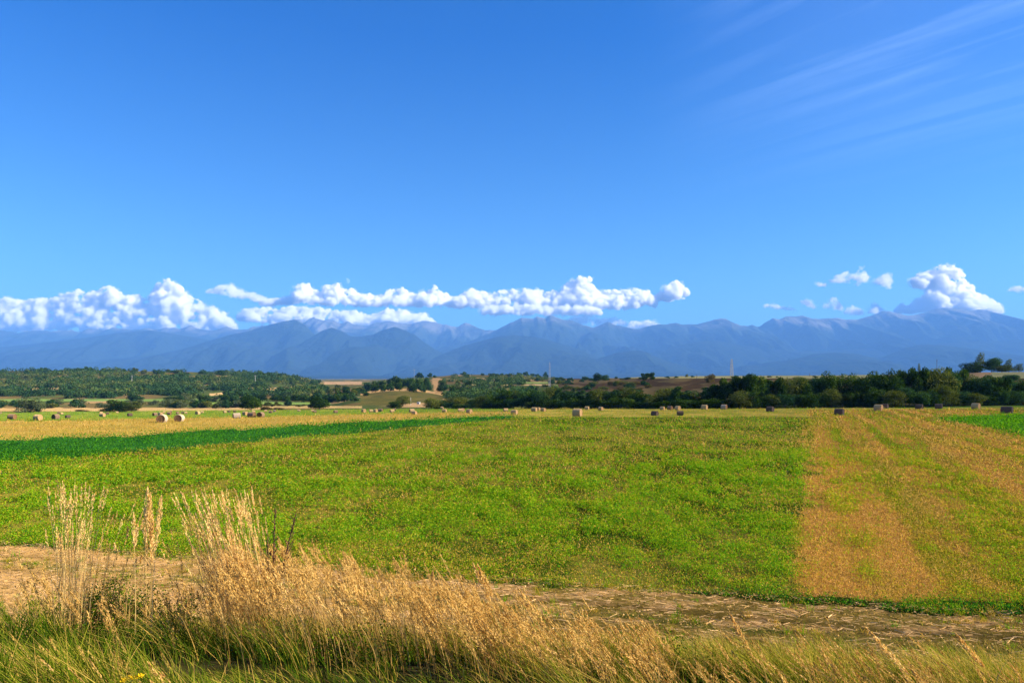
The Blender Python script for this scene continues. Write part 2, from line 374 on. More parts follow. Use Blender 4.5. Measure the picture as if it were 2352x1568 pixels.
def build_ground():
    vn = np.arange(1500, 962, -1.6); d1 = FL * H / (vn - VH)
    d2 = np.exp(np.linspace(math.log(115.5), math.log(1600), 330)); d3 = np.exp(np.linspace(math.log(1650), math.log(34000), 40))
    D = np.concatenate([[5.0, 9.0], d1[d1 > 12], d2, d3])
    uu = np.concatenate([np.linspace(-1400, -120, 60), np.linspace(-110, 2460, 860), np.linspace(2480, 3700, 60)])
    S = (uu - U0) / FL
    Y = np.repeat(D, len(S)); X = np.tile(S, len(D)) * Y
    Z = zt(X, Y); c = cover(X, Y, Z)
    V = np.stack([X, Y, Z], 1)
    F_ = grid_faces(len(D), len(S))
    nb = len(V)
    q = np.array([(-3000, -3000, 0), (3000, -3000, 0), (S[-1] * 5, 5, 0), (S[0] * 5, 5, 0), (-3000, 1500, -6), (3000, 1500, -6)], float)
    # land behind and beside the eye point
    V = np.concatenate([V, q[:4]]); c = np.concatenate([c, np.tile([(0.1, 0.13, 0.03)], (4, 1))])
    F2 = np.array([(nb, nb + 1, nb + 2, nb + 3)])
    o = mesh_np('ground', V, [F_, F2], MAT_GROUND, {'cover': c}, smooth=True)
    tag(o, 'wide mown field and rolling farmland running back to the mountains', 'ground', kind='structure')
    # bank
    xs = np.linspace(-40, 40, 260); ys = np.concatenate([np.linspace(-12, 4, 10), np.linspace(4.3, 18.5, 90)])
    Xb, Yb = np.meshgrid(xs, ys); Xb = Xb.ravel(); Yb = Yb.ravel(); Zb = emb(Xb, Yb)
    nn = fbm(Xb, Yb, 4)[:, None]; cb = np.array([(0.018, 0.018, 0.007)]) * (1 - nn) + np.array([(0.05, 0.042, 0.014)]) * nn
    o = mesh_np('embankment', np.stack([Xb, Yb, Zb], 1), grid_faces(len(ys), len(xs)), MAT_GROUND, {'cover': cb}, smooth=True)
    tag(o, 'grassy railway bank in front of the field', 'embankment', kind='structure')
build_ground()

# ---------------------------------------------------------------- mountains
def mountain_material():
    m = new_mat('mountain_slope'); nt = m.node_tree
    g = N(nt, 'ShaderNodeNewGeometry'); s = N(nt, 'ShaderNodeSeparateXYZ'); nt.links.new(g.outputs['Position'], s.inputs[0])
    n = N(nt, 'ShaderNodeTexNoise'); n.inputs['Scale'].default_value = 0.0011; n.inputs['Detail'].default_value = 8; n.inputs['Roughness'].default_value = 0.65
    nt.links.new(g.outputs['Position'], n.inputs['Vector'])
    hgt = N(nt, 'ShaderNodeMapRange'); hgt.inputs[1].default_value = 1150; hgt.inputs[2].default_value = 1750
    nt.links.new(M(nt, 'ADD', s.outputs[2], M(nt, 'MULTIPLY', M(nt, 'SUBTRACT', n.outputs[0], 0.5), 1400)), hgt.inputs[0])
    col = ramp(nt, hgt.outputs[0], [(0.0, (0.015, 0.026, 0.018)), (0.4, (0.03, 0.045, 0.028)), (0.75, (0.07, 0.075, 0.055)), (1.0, (0.16, 0.155, 0.14))])
    p = N(nt, 'ShaderNodeBsdfDiffuse'); nt.links.new(col, p.inputs[0])
    b = N(nt, 'ShaderNodeBump'); b.inputs['Strength'].default_value = 1.0; b.inputs['Distance'].default_value = 260
    nt.links.new(n.outputs[0], b.inputs['Height']); nt.links.new(b.outputs[0], p.inputs['Normal'])
    out(nt, p.outputs[0]); return m
MAT_MTN = mountain_material()
RANGES = {
 # name: (distance m, depth of the front slope m, back slope m, jaggedness, profile)
 'far_left': (25500, 5500, 3000, 1.6, [(-700, 775), (-300, 768), (0, 760), (14, 759), (28, 761), (43, 766), (57, 760), (78, 759), (91, 758), (113, 760), (125, 758), (159, 759), (165, 757), (173, 761), (188, 762), (204, 753), (227, 756), (244, 760), (257, 752), (284, 754), (298, 756), (304, 759), (318, 756), (341, 754), (363, 757), (378, 751), (389, 754), (400, 752), (414, 756), (439, 746), (453, 754), (466, 756), (493, 759), (520, 748), (540, 756), (557, 756.5), (571, 754), (580, 749), (598, 748), (617, 747), (632, 746), (640, 749), (654, 740), (676, 734), (688, 733), (699, 741), (707, 733), (720, 728), (736, 735), (741, 736), (755, 732.5), (768, 736), (783, 744), (797, 737), (815, 745), (839, 748), (865, 742), (894, 736.5), (918, 742), (945, 744), (969, 736), (995, 738), (1016, 744), (1048, 750.5), (1069, 740.5), (1090, 749), (1111, 757), (1134, 758), (1200, 765), (1300, 790)]),
 'main_right': (22000, 6000, 3500, 1.3, [(840, 868), (890, 850), (931, 831), (970, 818), (1016, 797), (1077, 784), (1117, 767), (1140, 756), (1156, 749), (1175, 740), (1197, 729), (1225, 731), (1232, 726), (1241, 729), (1252, 730), (1261, 723.4), (1273, 726), (1292, 733), (1313, 735), (1334, 745), (1350, 748), (1360, 751), (1376, 748), (1395, 737.5), (1413, 745), (1440, 751.7), (1456, 755), (1469, 754), (1487, 748.5), (1514, 744), (1530, 745), (1551, 740), (1569, 745.6), (1598, 744), (1619, 740), (1638, 734), (1654, 730.6), (1667, 732), (1688, 742.5), (1707, 748), (1717, 748), (1725, 745), (1738, 750), (1746, 748.5), (1760, 738.5), (1776, 730), (1785, 733), (1796, 730.6), (1808, 725), (1820, 726), (1843, 724), (1867, 731), (1891, 732), (1917, 729), (1944, 734), (1970, 733), (1997, 725), (2023, 714.7), (2039, 714), (2063, 720), (2087, 724), (2113, 720), (2139, 711), (2166, 706), (2198, 708.6), (2216, 712), (2232, 713.4), (2250, 710), (2266, 711.5), (2287, 720), (2314, 726.6), (2351, 734), (2450, 745), (2700, 770), (3000, 790)]),
 'left_shoulder': (21000, 4200, 3000, 0.8, [(-600, 800), (-200, 800), (0, 797), (70, 790), (150, 781), (220, 772), (270, 764), (310, 760), (345, 758), (380, 763), (430, 771), (500, 785), (560, 800), (640, 822), (700, 845)]),
 'left_front': (18800, 4000, 2500, 0.8, [(-600, 830), (-200, 832), (0, 830), (150, 828), (280, 822), (360, 815), (440, 795), (515, 772), (580, 757), (630, 742), (678, 733), (700, 745), (722, 768), (760, 786), (800, 808), (850, 830), (900, 850)]),
 'middle_dark': (17800, 4500, 2500, 0.9, [(560, 862), (640, 820), (694, 789), (720, 770), (743, 758), (762, 752), (786, 761), (806, 772), (830, 772), (854, 769), (880, 757), (906, 750), (930, 758), (955, 770), (975, 786), (1005, 805), (1040, 825), (1090, 848), (1120, 860)]),
 'centre_front': (16800, 4000, 2500, 0.25, [(900, 866), (960, 838), (1010, 815), (1060, 795), (1110, 781), (1150, 771), (1180, 769), (1230, 773), (1281, 786), (1333, 802), (1361, 815), (1400, 828), (1450, 845), (1500, 860)]),
 'right_shoulder': (18200, 3800, 2500, 0.3, [(1440, 850), (1497, 818), (1545, 796), (1600, 783), (1650, 782), (1700, 792), (1760, 800), (1830, 806), (1900, 806), (1980, 800), (2060, 795), (2130, 790), (2200, 785), (2270, 783), (2351, 780), (2500, 790), (2800, 820)]),
 'centre_hill': (15200, 3000, 2000, 0.15, [(1290, 862), (1334, 836), (1374, 823), (1413, 810), (1440, 805.5), (1470, 804.5), (1485, 808), (1510, 820), (1545, 832), (1590, 846), (1650, 862)]),
 'right_hill': (15000, 3000, 2000, 0.15, [(1640, 866), (1700, 840), (1732, 838), (1765, 831), (1800, 828), (1832, 822), (1865, 812.5), (1917, 809), (1970, 812.5), (2010, 822), (2040, 833), (2090, 848), (2150, 862)]),
 'right_far_hill': (15800, 3500, 2000, 0.15, [(1930, 866), (1990, 838), (2030, 818), (2076, 799), (2115, 790.5), (2160, 792), (2220, 799), (2287, 808), (2340, 815), (2420, 822), (2520, 835), (2650, 855)]),
 'low_plain_hills': (12000, 1500, 1500, 0.1, [(-700, 858), (0, 856), (300, 858), (560, 858), (700, 862), (800, 861.5), (900, 863), (1050, 860), (1200, 859), (1350, 861), (1500, 858), (1640, 861), (1800, 858), (2000, 858), (2200, 857), (2351, 857), (2800, 860)]),
}
MLBL = {
 'far_left': 'jagged far mountain crest on the left under the white clouds', 'main_right': 'tall pale blue mountain range from the centre peak to the right edge',
 'left_shoulder': 'long rounded dark blue ridge in front of the left crest', 'left_front': 'pointed blue ridge rising above the left wooded hill',
 'middle_dark': 'twin topped dark blue ridge left of the centre valley', 'centre_front': 'broad dark forested spur below the highest centre peak',
 'right_shoulder': 'long forested shoulder in front of the right range', 'centre_hill': 'small rounded foothill just right of centre',
 'right_hill': 'low rounded foothill behind the dark tree row', 'right_far_hill': 'rounded foothill near the right edge behind the trees', 'low_plain_hills': 'thin line of low wooded land at the foot of the mountains'}
def build_range(key, k):
    d0, wf, wb, jag, prof = RANGES[key]
    u = np.arange(prof[0][0], prof[-1][0] + 1, 2.5); v = np.interp(u, [p[0] for p in prof], [p[1] for p in prof])
    v = v + jag * 2.4 * (fbm(u / 9.0 + k * 13, u * 0 + k, 4, 0.6) - 0.5)
    zr = H + (VH - v) / FL * d0; zr = np.maximum(zr, 20)
    T = np.concatenate([np.linspace(-1, 0, 9)[:-1], np.linspace(0, 1, 46) ** 1.15])
    Xr = (u - U0) / FL * d0
    V = []
    for t in T:
        if t < 0:
            Y = d0 + (-t) * wb; z = zr * (1 - (-t) ** 1.1)
            X = Xr + 0 * u
        else:
            Y = d0 - t * wf
            # spurs and gullies running down towards the plain
            sp = fbm(Xr / 900.0 + k * 7 + t * 0.9, t * 1.6 + 0 * u + k, 5, 0.55)
            sp2 = 1 - np.abs(2 * fbm(Xr / 1500.0 + k * 3 - t * 0.5, t * 0.9 + 0 * u, 4, 0.5) - 1)
            env = math.sin(math.pi * min(1, t * 1.02)) ** 0.8
            z = zr * ((1 - t) ** 1.25) + zr * env * ((sp - 0.5) * 0.8 + (sp2 - 0.75) * 0.75)
            lim = zr * (1 - 0.75 * t)
            z = np.minimum(z, lim)
            X = Xr
        V.append(np.stack([X, np.full(len(u), Y), np.maximum(z, -8) - 4], 1))
    V = np.concatenate(V)
    o = mesh_np('mountain_range', V, grid_faces(len(T), len(u)), MAT_MTN, smooth=True)
    tag(o, MLBL[key], 'mountain', 'mountain ridges along the horizon', 'structure')
for k, key in enumerate(RANGES): build_range(key, k)

# ---------------------------------------------------------------- haze and clouds
def box_mesh(name, lo, hi, mat):
    V = [(x, y, z) for x in (lo[0], hi[0]) for y in (lo[1], hi[1]) for z in (lo[2], hi[2])]
    F_ = [(0, 1, 3, 2), (4, 6, 7, 5), (0, 4, 5, 1), (2, 3, 7, 6), (0, 2, 6, 4), (1, 5, 7, 3)]
    return mesh_np(name, V, np.array(F_), mat)
hm = new_mat('air'); pv = N(hm.node_tree, 'ShaderNodeVolumePrincipled')
pv.inputs['Color'].default_value = (*HAZE_COLOR, 1); pv.inputs['Density'].default_value = HAZE_DENSITY; pv.inputs['Anisotropy'].default_value = 0.0
out(hm.node_tree, pv.outputs[0], vol=True)
hz = box_mesh('haze', (-42000, -3500, -40), (42000, 30500, 2180), hm)
tag(hz, 'pale blue air that fades the mountains', 'haze', kind='stuff')

def cloud_mat(name, dens):
    m = new_mat(name); v = N(m.node_tree, 'ShaderNodeVolumeScatter')
    v.inputs['Color'].default_value = (1.0, 1.0, 1.0, 1); v.inputs['Density'].default_value = dens; v.inputs['Anisotropy'].default_value = 0.0
    out(m.node_tree, v.outputs[0], vol=True); return m
MC_VEIL = cloud_mat('cloud_veil', 0.0012)
MC_THICK, MC_THIN = cloud_mat('cloud_droplets', 0.011), cloud_mat('thin_cloud_droplets', 0.0028)
ctex = bpy.data.textures.new('cloud_billow', 'CLOUDS'); ctex.noise_scale = 420; ctex.noise_depth = 4; ctex.noise_basis = 'ORIGINAL_PERLIN'
def ico(sub=2):
    import bmesh
    bm = bmesh.new(); bmesh.ops.create_icosphere(bm, subdivisions=sub, radius=1)
    V = np.array([v.co[:] for v in bm.verts]); F_ = np.array([[v.index for v in f.verts] for f in bm.faces]); bm.free(); return V, F_
ICV, ICF = ico(2)
CD = 38500.0
def cloud(label, top, base, thin=False, dist=CD, dens=1.0, rmax=13, seed=0):
    r_ = np.random.default_rng(seed + 100)
    tu = np.array([p[0] for p in top]); tv_ = np.array([p[1] for p in top])
    bu = [p[0] for p in base]; bv = [p[1] for p in base]
    span = tu.max() - tu.min(); area = 0; pts = []
    us = np.arange(tu.min(), tu.max(), 2.0)
    for u in us:
        t = np.interp(u, tu, tv_); b = np.interp(u, bu, bv); h0 = b - t
        t = t + min(6, h0 * 0.25) * (float(fbm(u / 11.0 + seed * 5, 1.7, 3)) - 0.45) * 2.2; h = b - t
        if h < 2: continue
        n = r_.poisson(2.0 * dens * max(0.5, min(1.4, 18 / h * 0.6 + 0.35 * h / 18)))
        for _ in range(n):
            r = min(rmax, h * 0.48) * r_.uniform(0.30, 1.0) * (0.45 + 1.0 * float(vnoise(u / 23.0 + seed * 9, 3.3)))
            f = r_.random() ** 1.1
            vc = t + r + f * max(0, h - 2 * r)
            pts.append((u + r_.normal() * 2, vc, r, r_.normal() * 9 - f * 38 * (h > 25)))
        for _ in range(r_.poisson(1.1 * dens)):
            r = min(h * 0.4, r_.uniform(1.6, 5.0))
            pts.append((u + r_.normal(), t + r * r_.uniform(0.2, 1.1), r, r_.normal() * 7))
    if not pts: return
    px1 = dist / FL; VV = []; FF = []; k = 0
    for (u, v, r, dj) in pts:
        c = np.array(P(u, v, dist + dj * px1)); R = r * px1
        VV.append(ICV * np.array([R, R * 1.1, R * 0.92]) + c); FF.append(ICF + k); k += len(ICV)
    V = np.concatenate(VV); org = V.mean(0)
    o = mesh_np('cumulus_cloud', V - org, np.concatenate(FF), MC_THIN if thin else MC_THICK); o.location = org
    m = o.modifiers.new('r', 'REMESH'); m.mode = 'VOXEL'; m.voxel_size = 52
    d = o.modifiers.new('d', 'DISPLACE'); d.texture = ctex; d.strength = 420 if not thin else 300; d.mid_level = 0.52; d.texture_coords = 'LOCAL'
    d2 = o.modifiers.new('d2', 'DISPLACE'); d2.texture = ctex2; d2.strength = 250; d2.mid_level = 0.5; d2.texture_coords = 'LOCAL'
    tag(o, label, 'cloud', 'cumulus clouds over the mountains')
    # torn thin vapour round the dense body
    VV = []; FF = []; k = 0
    for (u, v, r, dj) in pts:
        if r_.random() < 0.45: continue
        c = np.array(P(u + r_.normal() * 2.5, v + r_.normal() * 1.2, dist + dj * px1)); R = (r * r_.uniform(0.9, 1.25) + 1.4) * px1
        VV.append(ICV * np.array([R * 1.25, R, R * 0.8]) + c); FF.append(ICF + k); k += len(ICV)
    if not VV: return
    f = mesh_np('cloud_fringe', np.concatenate(VV) - org, np.concatenate(FF), MC_VEIL, parent=o)
    m = f.modifiers.new('r', 'REMESH'); m.mode = 'VOXEL'; m.voxel_size = 70
    d = f.modifiers.new('d', 'DISPLACE'); d.texture = ctex2; d.strength = 380; d.mid_level = 0.5; d.texture_coords = 'LOCAL'
ctex2 = bpy.data.textures.new('cloud_fine', 'CLOUDS'); ctex2.noise_scale = 130; ctex2.noise_depth = 4
CLOUDS = [
 ('long pile of white cloud over the far left ridge, highest at its right end', [(-260, 700), (-150, 690), (-60, 690), (0, 686), (40, 686), (60, 692), (85, 683), (110, 690), (140, 676), (170, 668), (200, 674), (225, 664), (240, 661), (262, 661), (275, 674), (300, 678), (320, 677), (340, 686), (352, 670), (362, 652), (385, 642), (405, 648), (420, 668), (440, 680), (470, 697), (500, 712), (525, 722), (535, 745)], [(-260, 770), (535, 762)], False),
 ('long cloud band above the centre ridges with a bright dome near its right end', [(600, 688), (640, 685), (672, 680), (680, 655), (705, 650), (722, 668), (740, 674), (745, 655), (775, 653), (785, 670), (810, 666), (830, 675), (870, 682), (890, 666), (925, 662), (935, 674), (960, 676), (1000, 659), (1020, 672), (1040, 684), (1075, 666), (1100, 665), (1130, 674), (1150, 666), (1200, 660), (1240, 668), (1290, 670), (1305, 645), (1330, 634), (1358, 640), (1360, 664), (1400, 670), (1430, 664), (1450, 661), (1485, 668), (1500, 690)], [(600, 700), (680, 703), (800, 706), (1000, 708), (1200, 710), (1450, 714), (1500, 704)], False),
 ('thin ragged wisps of cloud left of the long centre band', [(470, 668), (490, 662), (510, 656), (530, 653), (550, 664), (580, 672), (612, 684)], [(470, 674), (530, 684), (612, 698)], True),
 ('lower white cloud bank behind the left centre ridges', [(548, 722), (560, 712), (600, 706), (660, 708), (700, 706), (760, 711), (820, 716), (855, 726), (875, 714), (900, 709), (930, 710), (945, 720), (970, 720), (985, 724), (997, 740)], [(548, 738), (640, 750), (997, 752)], False),
 ('flat cloud strip just above the highest centre peak', [(1112, 706), (1150, 699), (1240, 702), (1300, 704), (1345, 702), (1370, 706), (1380, 716)], [(1112, 722), (1240, 726), (1300, 728), (1380, 722)], False),
 ('pale cloud behind the saddle right of the highest peak', [(1310, 730), (1340, 724), (1365, 722), (1375, 735), (1390, 730), (1420, 730), (1438, 742)], [(1310, 740), (1375, 752), (1438, 756)], True),
 ('small bright cloud resting behind the right centre saddle', [(1440, 748), (1455, 738), (1480, 734), (1500, 736), (1516, 746)], [(1440, 756), (1516, 756)], False),
 ('short two lobed cloud at the right tip of the long centre band', [(1500, 682), (1515, 672), (1535, 668), (1537, 650), (1552, 644), (1570, 645), (1587, 656), (1580, 672), (1570, 684)], [(1500, 690), (1535, 694), (1570, 692), (1587, 664)], False),
 ('faint low cloud streak left of the small right clouds', [(1752, 700), (1775, 697), (1795, 704), (1825, 708)], [(1752, 706), (1795, 714), (1825, 714)], True),
 ('tiny wisp of cloud between the low streak and the small puffs', [(1842, 690), (1852, 688), (1866, 700), (1872, 706)], [(1842, 698), (1872, 711)], True),
 ('tiny round cloud wisp left of the highest small cloud', [(1876, 650), (1888, 649), (1898, 653)], [(1876, 656), (1898, 659)], True),
 ('small torn cloud floating highest right of centre', [(1908, 642), (1925, 632), (1942, 628), (1950, 638), (1965, 624), (1978, 615), (1992, 634)], [(1908, 648), (1950, 655), (1975, 658), (1992, 640)], True),
 ('narrow upright wisp of cloud left of the big tower', [(2018, 640), (2030, 630), (2042, 632), (2048, 650)], [(2018, 650), (2036, 670), (2048, 664)], True),
 ('small upright cloud above the right ridge', [(1896, 696), (1906, 688), (1918, 686), (1930, 698)], [(1896, 710), (1918, 716), (1930, 712)], True),
 ('small round cloud low above the right ridge', [(1942, 710), (1955, 703), (1970, 708), (1978, 718)], [(1942, 720), (1960, 727), (1978, 724)], True),
 ('small cloud touching the saddle left of the right summit', [(1996, 716), (2004, 698), (2014, 698), (2026, 712)], [(1996, 722), (2026, 724)], True),
 ('tall white cloud tower standing on the right summit', [(2094, 640), (2110, 634), (2125, 624), (2140, 620), (2150, 612), (2160, 608), (2185, 611), (2208, 617), (2216, 640), (2228, 660), (2250, 674), (2270, 684), (2290, 696), (2306, 716)], [(2094, 648), (2115, 668), (2130, 690), (2135, 718), (2306, 722)], False),
 ('low ragged cloud at the left foot of the big tower', [(2056, 712), (2070, 702), (2092, 698), (2105, 686), (2122, 680), (2138, 686)], [(2056, 722), (2138, 722)], False),
 ('faint wisp of cloud at the right edge of the sky', [(2318, 664), (2335, 658), (2360, 660), (2400, 652)], [(2318, 670), (2400, 672)], True),
]
for i, (l, t, b, th) in enumerate(CLOUDS): cloud(l, t, b, th, seed=i, rmax=8 if th else 12, dist=CD + (i % 5) * 260 - (3200 if i in (3, 4, 6) else 0))

# pale half moon: sunlit part only, its light put in as emission
def moon():
    R = 6.3 / FL * 62000; V = ICV * R
    VV, FF = ico(4); V = VV * R
    keep = (V[:, 0] * 0.95 + V[:, 2] * 0.25) > -0.18 * R
    F_ = FF[keep[FF].all(1)]
    m = new_mat('moon_glow'); nt = m.node_tree
    em = N(nt, 'ShaderNodeEmission'); em.inputs[0].default_value = (1, 0.95, 0.9, 1); em.inputs[1].default_value = 0.07
    tr = N(nt, 'ShaderNodeBsdfTransparent'); ad = N(nt, 'ShaderNodeAddShader'); nt.links.new(em.outputs[0], ad.inputs[0]); nt.links.new(tr.outputs[0], ad.inputs[1]); out(nt, ad.outputs[0])
    o = mesh_np('moon', V, F_, m, smooth=True); o.location = P(797, 645, 62000)
    tag(o, 'faint half moon in the blue sky above the long centre cloud', 'moon')
moon()

# ---------------------------------------------------------------- plants: shapes
def leaf_quads(C_, size, r_, nrm=None, aspect=1.0, flat=0.0):
    """one bent-free quad per centre, random facing; returns V (4n,3), F (n,4)"""
    n = len(C_)
    N_ = r_.normal(size=(n, 3))
    if nrm is not None: N_ = N_ * 0.7 + nrm
    N_[:, 2] = N_[:, 2] * (1 + flat) + (0.25 if flat == 0 else flat)
    N_ /= np.linalg.norm(N_, axis=1)[:, None] + 1e-9
    A = np.cross(N_, r_.normal(size=(n, 3))); A /= np.linalg.norm(A, axis=1)[:, None] + 1e-9
    B = np.cross(N_, A)
    s = (size * np.ones(n))[:, None] * 0.5
    A = A * s * aspect; B = B * s / max(aspect, 1e-6) ** 0.0
    V = np.stack([C_ - A, C_ - B * 0.62, C_ + A, C_ + B * 0.62], 1).reshape(-1, 3)
    return V, np.arange(4 * n).reshape(n, 4)
def ribbons(root, h, lean, width, nseg, r_, curl=1.8, taper=True):
    """curved blades: root (n,3), h (n,), lean (n,2) sideways reach; V, F and a per-vertex fraction"""
    n = len(root); t = np.linspace(0, 1, nseg + 1)
    ph = r_.uniform(0, np.pi, n); sv = np.stack([np.cos(ph), np.sin(ph) * 0.5, np.zeros(n)], 1)
    V = np.zeros((n, nseg + 1, 2, 3)); T = np.zeros((n, nseg + 1, 2))
    for k, tk in enumerate(t):
        c = root.copy(); c[:, 2] += h * (tk - 0.12 * tk ** 2.5 * np.minimum(1.5, np.hypot(lean[:, 0], lean[:, 1]) / np.maximum(h, .01)) ** 2)
        c[:, :2] += lean * (tk ** curl)[..., None] if np.ndim(tk) else lean * tk ** curl
        wk = width * ((1 - tk ** 2.0) if taper else 1.0) * 0.5 + 0.0006
        V[:, k, 0] = c - sv * wk[:, None]; V[:, k, 1] = c + sv * wk[:, None]; T[:, k] = tk
    base = np.arange(n)[:, None, None] * (nseg + 1) * 2; kk = np.arange(nseg)[None, :, None] * 2
    F_ = (base + kk + np.array([0, 1, 3, 2])[None, None, :]).reshape(-1, 4)
    return V.reshape(-1, 3), F_, T.reshape(-1)
def limb(p0, p1, r0, r1, sides=6, bend=0.0, segs=4):
    p0 = np.array(p0, float); p1 = np.array(p1, float); d = p1 - p0
    a_ = np.cross(d, (0.3, 0.9, 0.1)); a_ /= np.linalg.norm(a_) + 1e-9; b_ = np.cross(d, a_); b_ /= np.linalg.norm(b_) + 1e-9
    V = []; 
    for k in range(segs + 1):
        t = k / segs; c = p0 + d * t + a_ * bend * math.sin(math.pi * t); r = r0 + (r1 - r0) * t
        for j in range(sides):
            an = 2 * math.pi * j / sides; V.append(c + (a_ * math.cos(an) + b_ * math.sin(an)) * r)
    F_ = [(k * sides + j, k * sides + (j + 1) % sides, (k + 1) * sides + (j + 1) % sides, (k + 1) * sides + j) for k in range(segs) for j in range(sides)]
    return np.array(V), np.array(F_)
def join(parts):
    VV, FF, k = [], [], 0
    for V, F_ in parts: VV.append(V); FF.append(F_ + k); k += len(V)
    return np.concatenate(VV), np.concatenate(FF)

M_DARK = leaf_mat('dark_leaves', [(0.0, (0.006, 0.018, 0.004)), (0.5, (0.018, 0.046, 0.006)), (0.8, (0.055, 0.105, 0.012)), (1.0, (0.14, 0.18, 0.03))], 0.25, objvar=0.25)
M_BLUISH = leaf_mat('bluish_leaves', [(0.0, (0.008, 0.028, 0.012)), (0.5, (0.024, 0.064, 0.020)), (1.0, (0.08, 0.15, 0.04))], 0.25, objvar=0.3)
M_OLIVE = leaf_mat('olive_leaves', [(0.0, (0.022, 0.035, 0.007)), (0.5, (0.065, 0.088, 0.015)), (1.0, (0.19, 0.20, 0.04))], 0.3, objvar=0.35)
M_PALE = leaf_mat('willow_leaves', [(0.0, (0.05, 0.07, 0.03)), (0.5, (0.10, 0.13, 0.055)), (1.0, (0.20, 0.22, 0.11))], 0.3, objvar=0.2)
M_AUTUMN = leaf_mat('browning_leaves', [(0.0, (0.05, 0.04, 0.015)), (0.5, (0.11, 0.085, 0.025)), (1.0, (0.2, 0.14, 0.04))], 0.3, objvar=0.3)
M_BARK = plain_mat('bark', (0.06, 0.045, 0.03), 0.9, nscale=4, col2=(0.13, 0.10, 0.075))

def crown_mesh(name, w_, h_, n, leaf, mat, seed, shape='round', gap=0.25, z0=0.05, k=None):
    """crown of many small leaf sprays held in uneven lobes"""
    r_ = np.random.default_rng(seed)
    lobes = []
    nl = k or (11 if shape in ('round', 'bush') else 7)
    for i in range(nl):
        if shape == 'round':
            a_ = r_.uniform(0, 2 * np.pi); rr = math.sqrt(r_.random()) * 0.33 * w_; zc = h_ * r_.uniform(0.22, 0.74) ; R = w_ * r_.uniform(0.20, 0.32); zc = min(zc, h_ - R * 0.85 - (rr / w_) ** 2 * h_ * 1.2)
        elif shape == 'bush':
            a_ = r_.uniform(0, 2 * np.pi); rr = math.sqrt(r_.random()) * 0.38 * w_; R = min(w_, h_) * r_.uniform(0.22, 0.36); zc = r_.uniform(0.15, 0.85) * h_ - (rr / w_) ** 2 * h_ * 1.3; zc = max(R * 0.5, min(zc, h_ - R))
        elif shape == 'tall':
            a_ = r_.uniform(0, 2 * np.pi); f = (i + 0.5) / nl; rr = r_.random() * 0.13 * w_; zc = h_ * (0.15 + 0.75 * f); R = w_ * (0.42 - 0.26 * f) * r_.uniform(0.8, 1.1)
        else:  # flat topped acacia-like
            a_ = r_.uniform(0, 2 * np.pi); rr = math.sqrt(r_.random()) * 0.42 * w_; zc = h_ * r_.uniform(0.5, 0.88); R = w_ * r_.uniform(0.13, 0.2)
        lobes.append((rr * math.cos(a_), rr * math.sin(a_), zc, R, r_.uniform(-0.18, 0.18)))
    P_, Nn, T = [], [], []
    tot = sum(l[3] ** 2 for l in lobes)
    for (x, y, z, R, tt) in lobes:
        m = int(n * R * R / tot)
        # sprays: clusters of leaves, more near the skin of the lobe
        q = r_.normal(size=(m, 3)); q /= np.linalg.norm(q, axis=1)[:, None]
        q[:, 2] = np.where((q[:, 2] < -0.5) & (z < 0.4 * h_), -q[:, 2] * r_.uniform(-1, 1, m), q[:, 2])
        rad = R * (1 - np.abs(r_.normal(size=m)) * 0.22)
        cl = fbm(q[:, 0] * 3 + x * 3 + 7, q[:, 1] * 3 + q[:, 2] * 2.5 + z * 2, 3)
        rad = rad * (0.72 + 0.62 * cl)
        keep = (cl > 0.5 - 0.5 * (1 - gap)) 
        p = q * rad[:, None] * np.array([1, 1, 0.85]) + np.array([x, y, z]); p = p[keep]
        P_.append(p); Nn.append(q[keep]); T.append(np.clip(0.45 + tt + (cl[keep] - 0.5) * 0.9 + r_.normal(size=len(p)) * 0.14, 0, 1))
    P_ = np.concatenate(P_); Nn = np.concatenate(Nn); T = np.concatenate(T)
    P_[:, 2] = np.maximum(P_[:, 2], z0 * h_ * r_.uniform(0.2, 1, len(P_)))
    V, F_ = leaf_quads(P_, leaf * r_.uniform(0.6, 1.3, len(P_)), r_, nrm=Nn * 0.8)
    return mesh_np(name, V, F_, mat, {'tint': np.repeat(T, 4)}, link=False), lobes
def trunk_mesh(lobes, h_, r0, seed, mat=None):
    r_ = np.random.default_rng(seed); parts = [limb((0, 0, -0.3), (0, 0, h_ * 0.45), r0, r0 * 0.6, bend=r0 * 0.8)]
    for (x, y, z, R, _) in lobes[:7]: parts.append(limb((0, 0, h_ * r_.uniform(0.15, 0.42)), (x, y, z), r0 * 0.5, r0 * 0.12, 5, bend=r0, segs=3))
    V, F_ = join(parts); return mesh_np('trunk', V, F_, mat or M_BARK, link=False)

PROTO = {}
def proto(key, w_, h_, n, leaf, mat, seed, shape, **kw):
    cm, lobes = crown_mesh('crown', w_, h_, n, leaf, mat, seed, shape, **kw)
    PROTO[key] = (cm, trunk_mesh(lobes, h_, max(0.07, 0.022 * h_), seed), w_, h_)
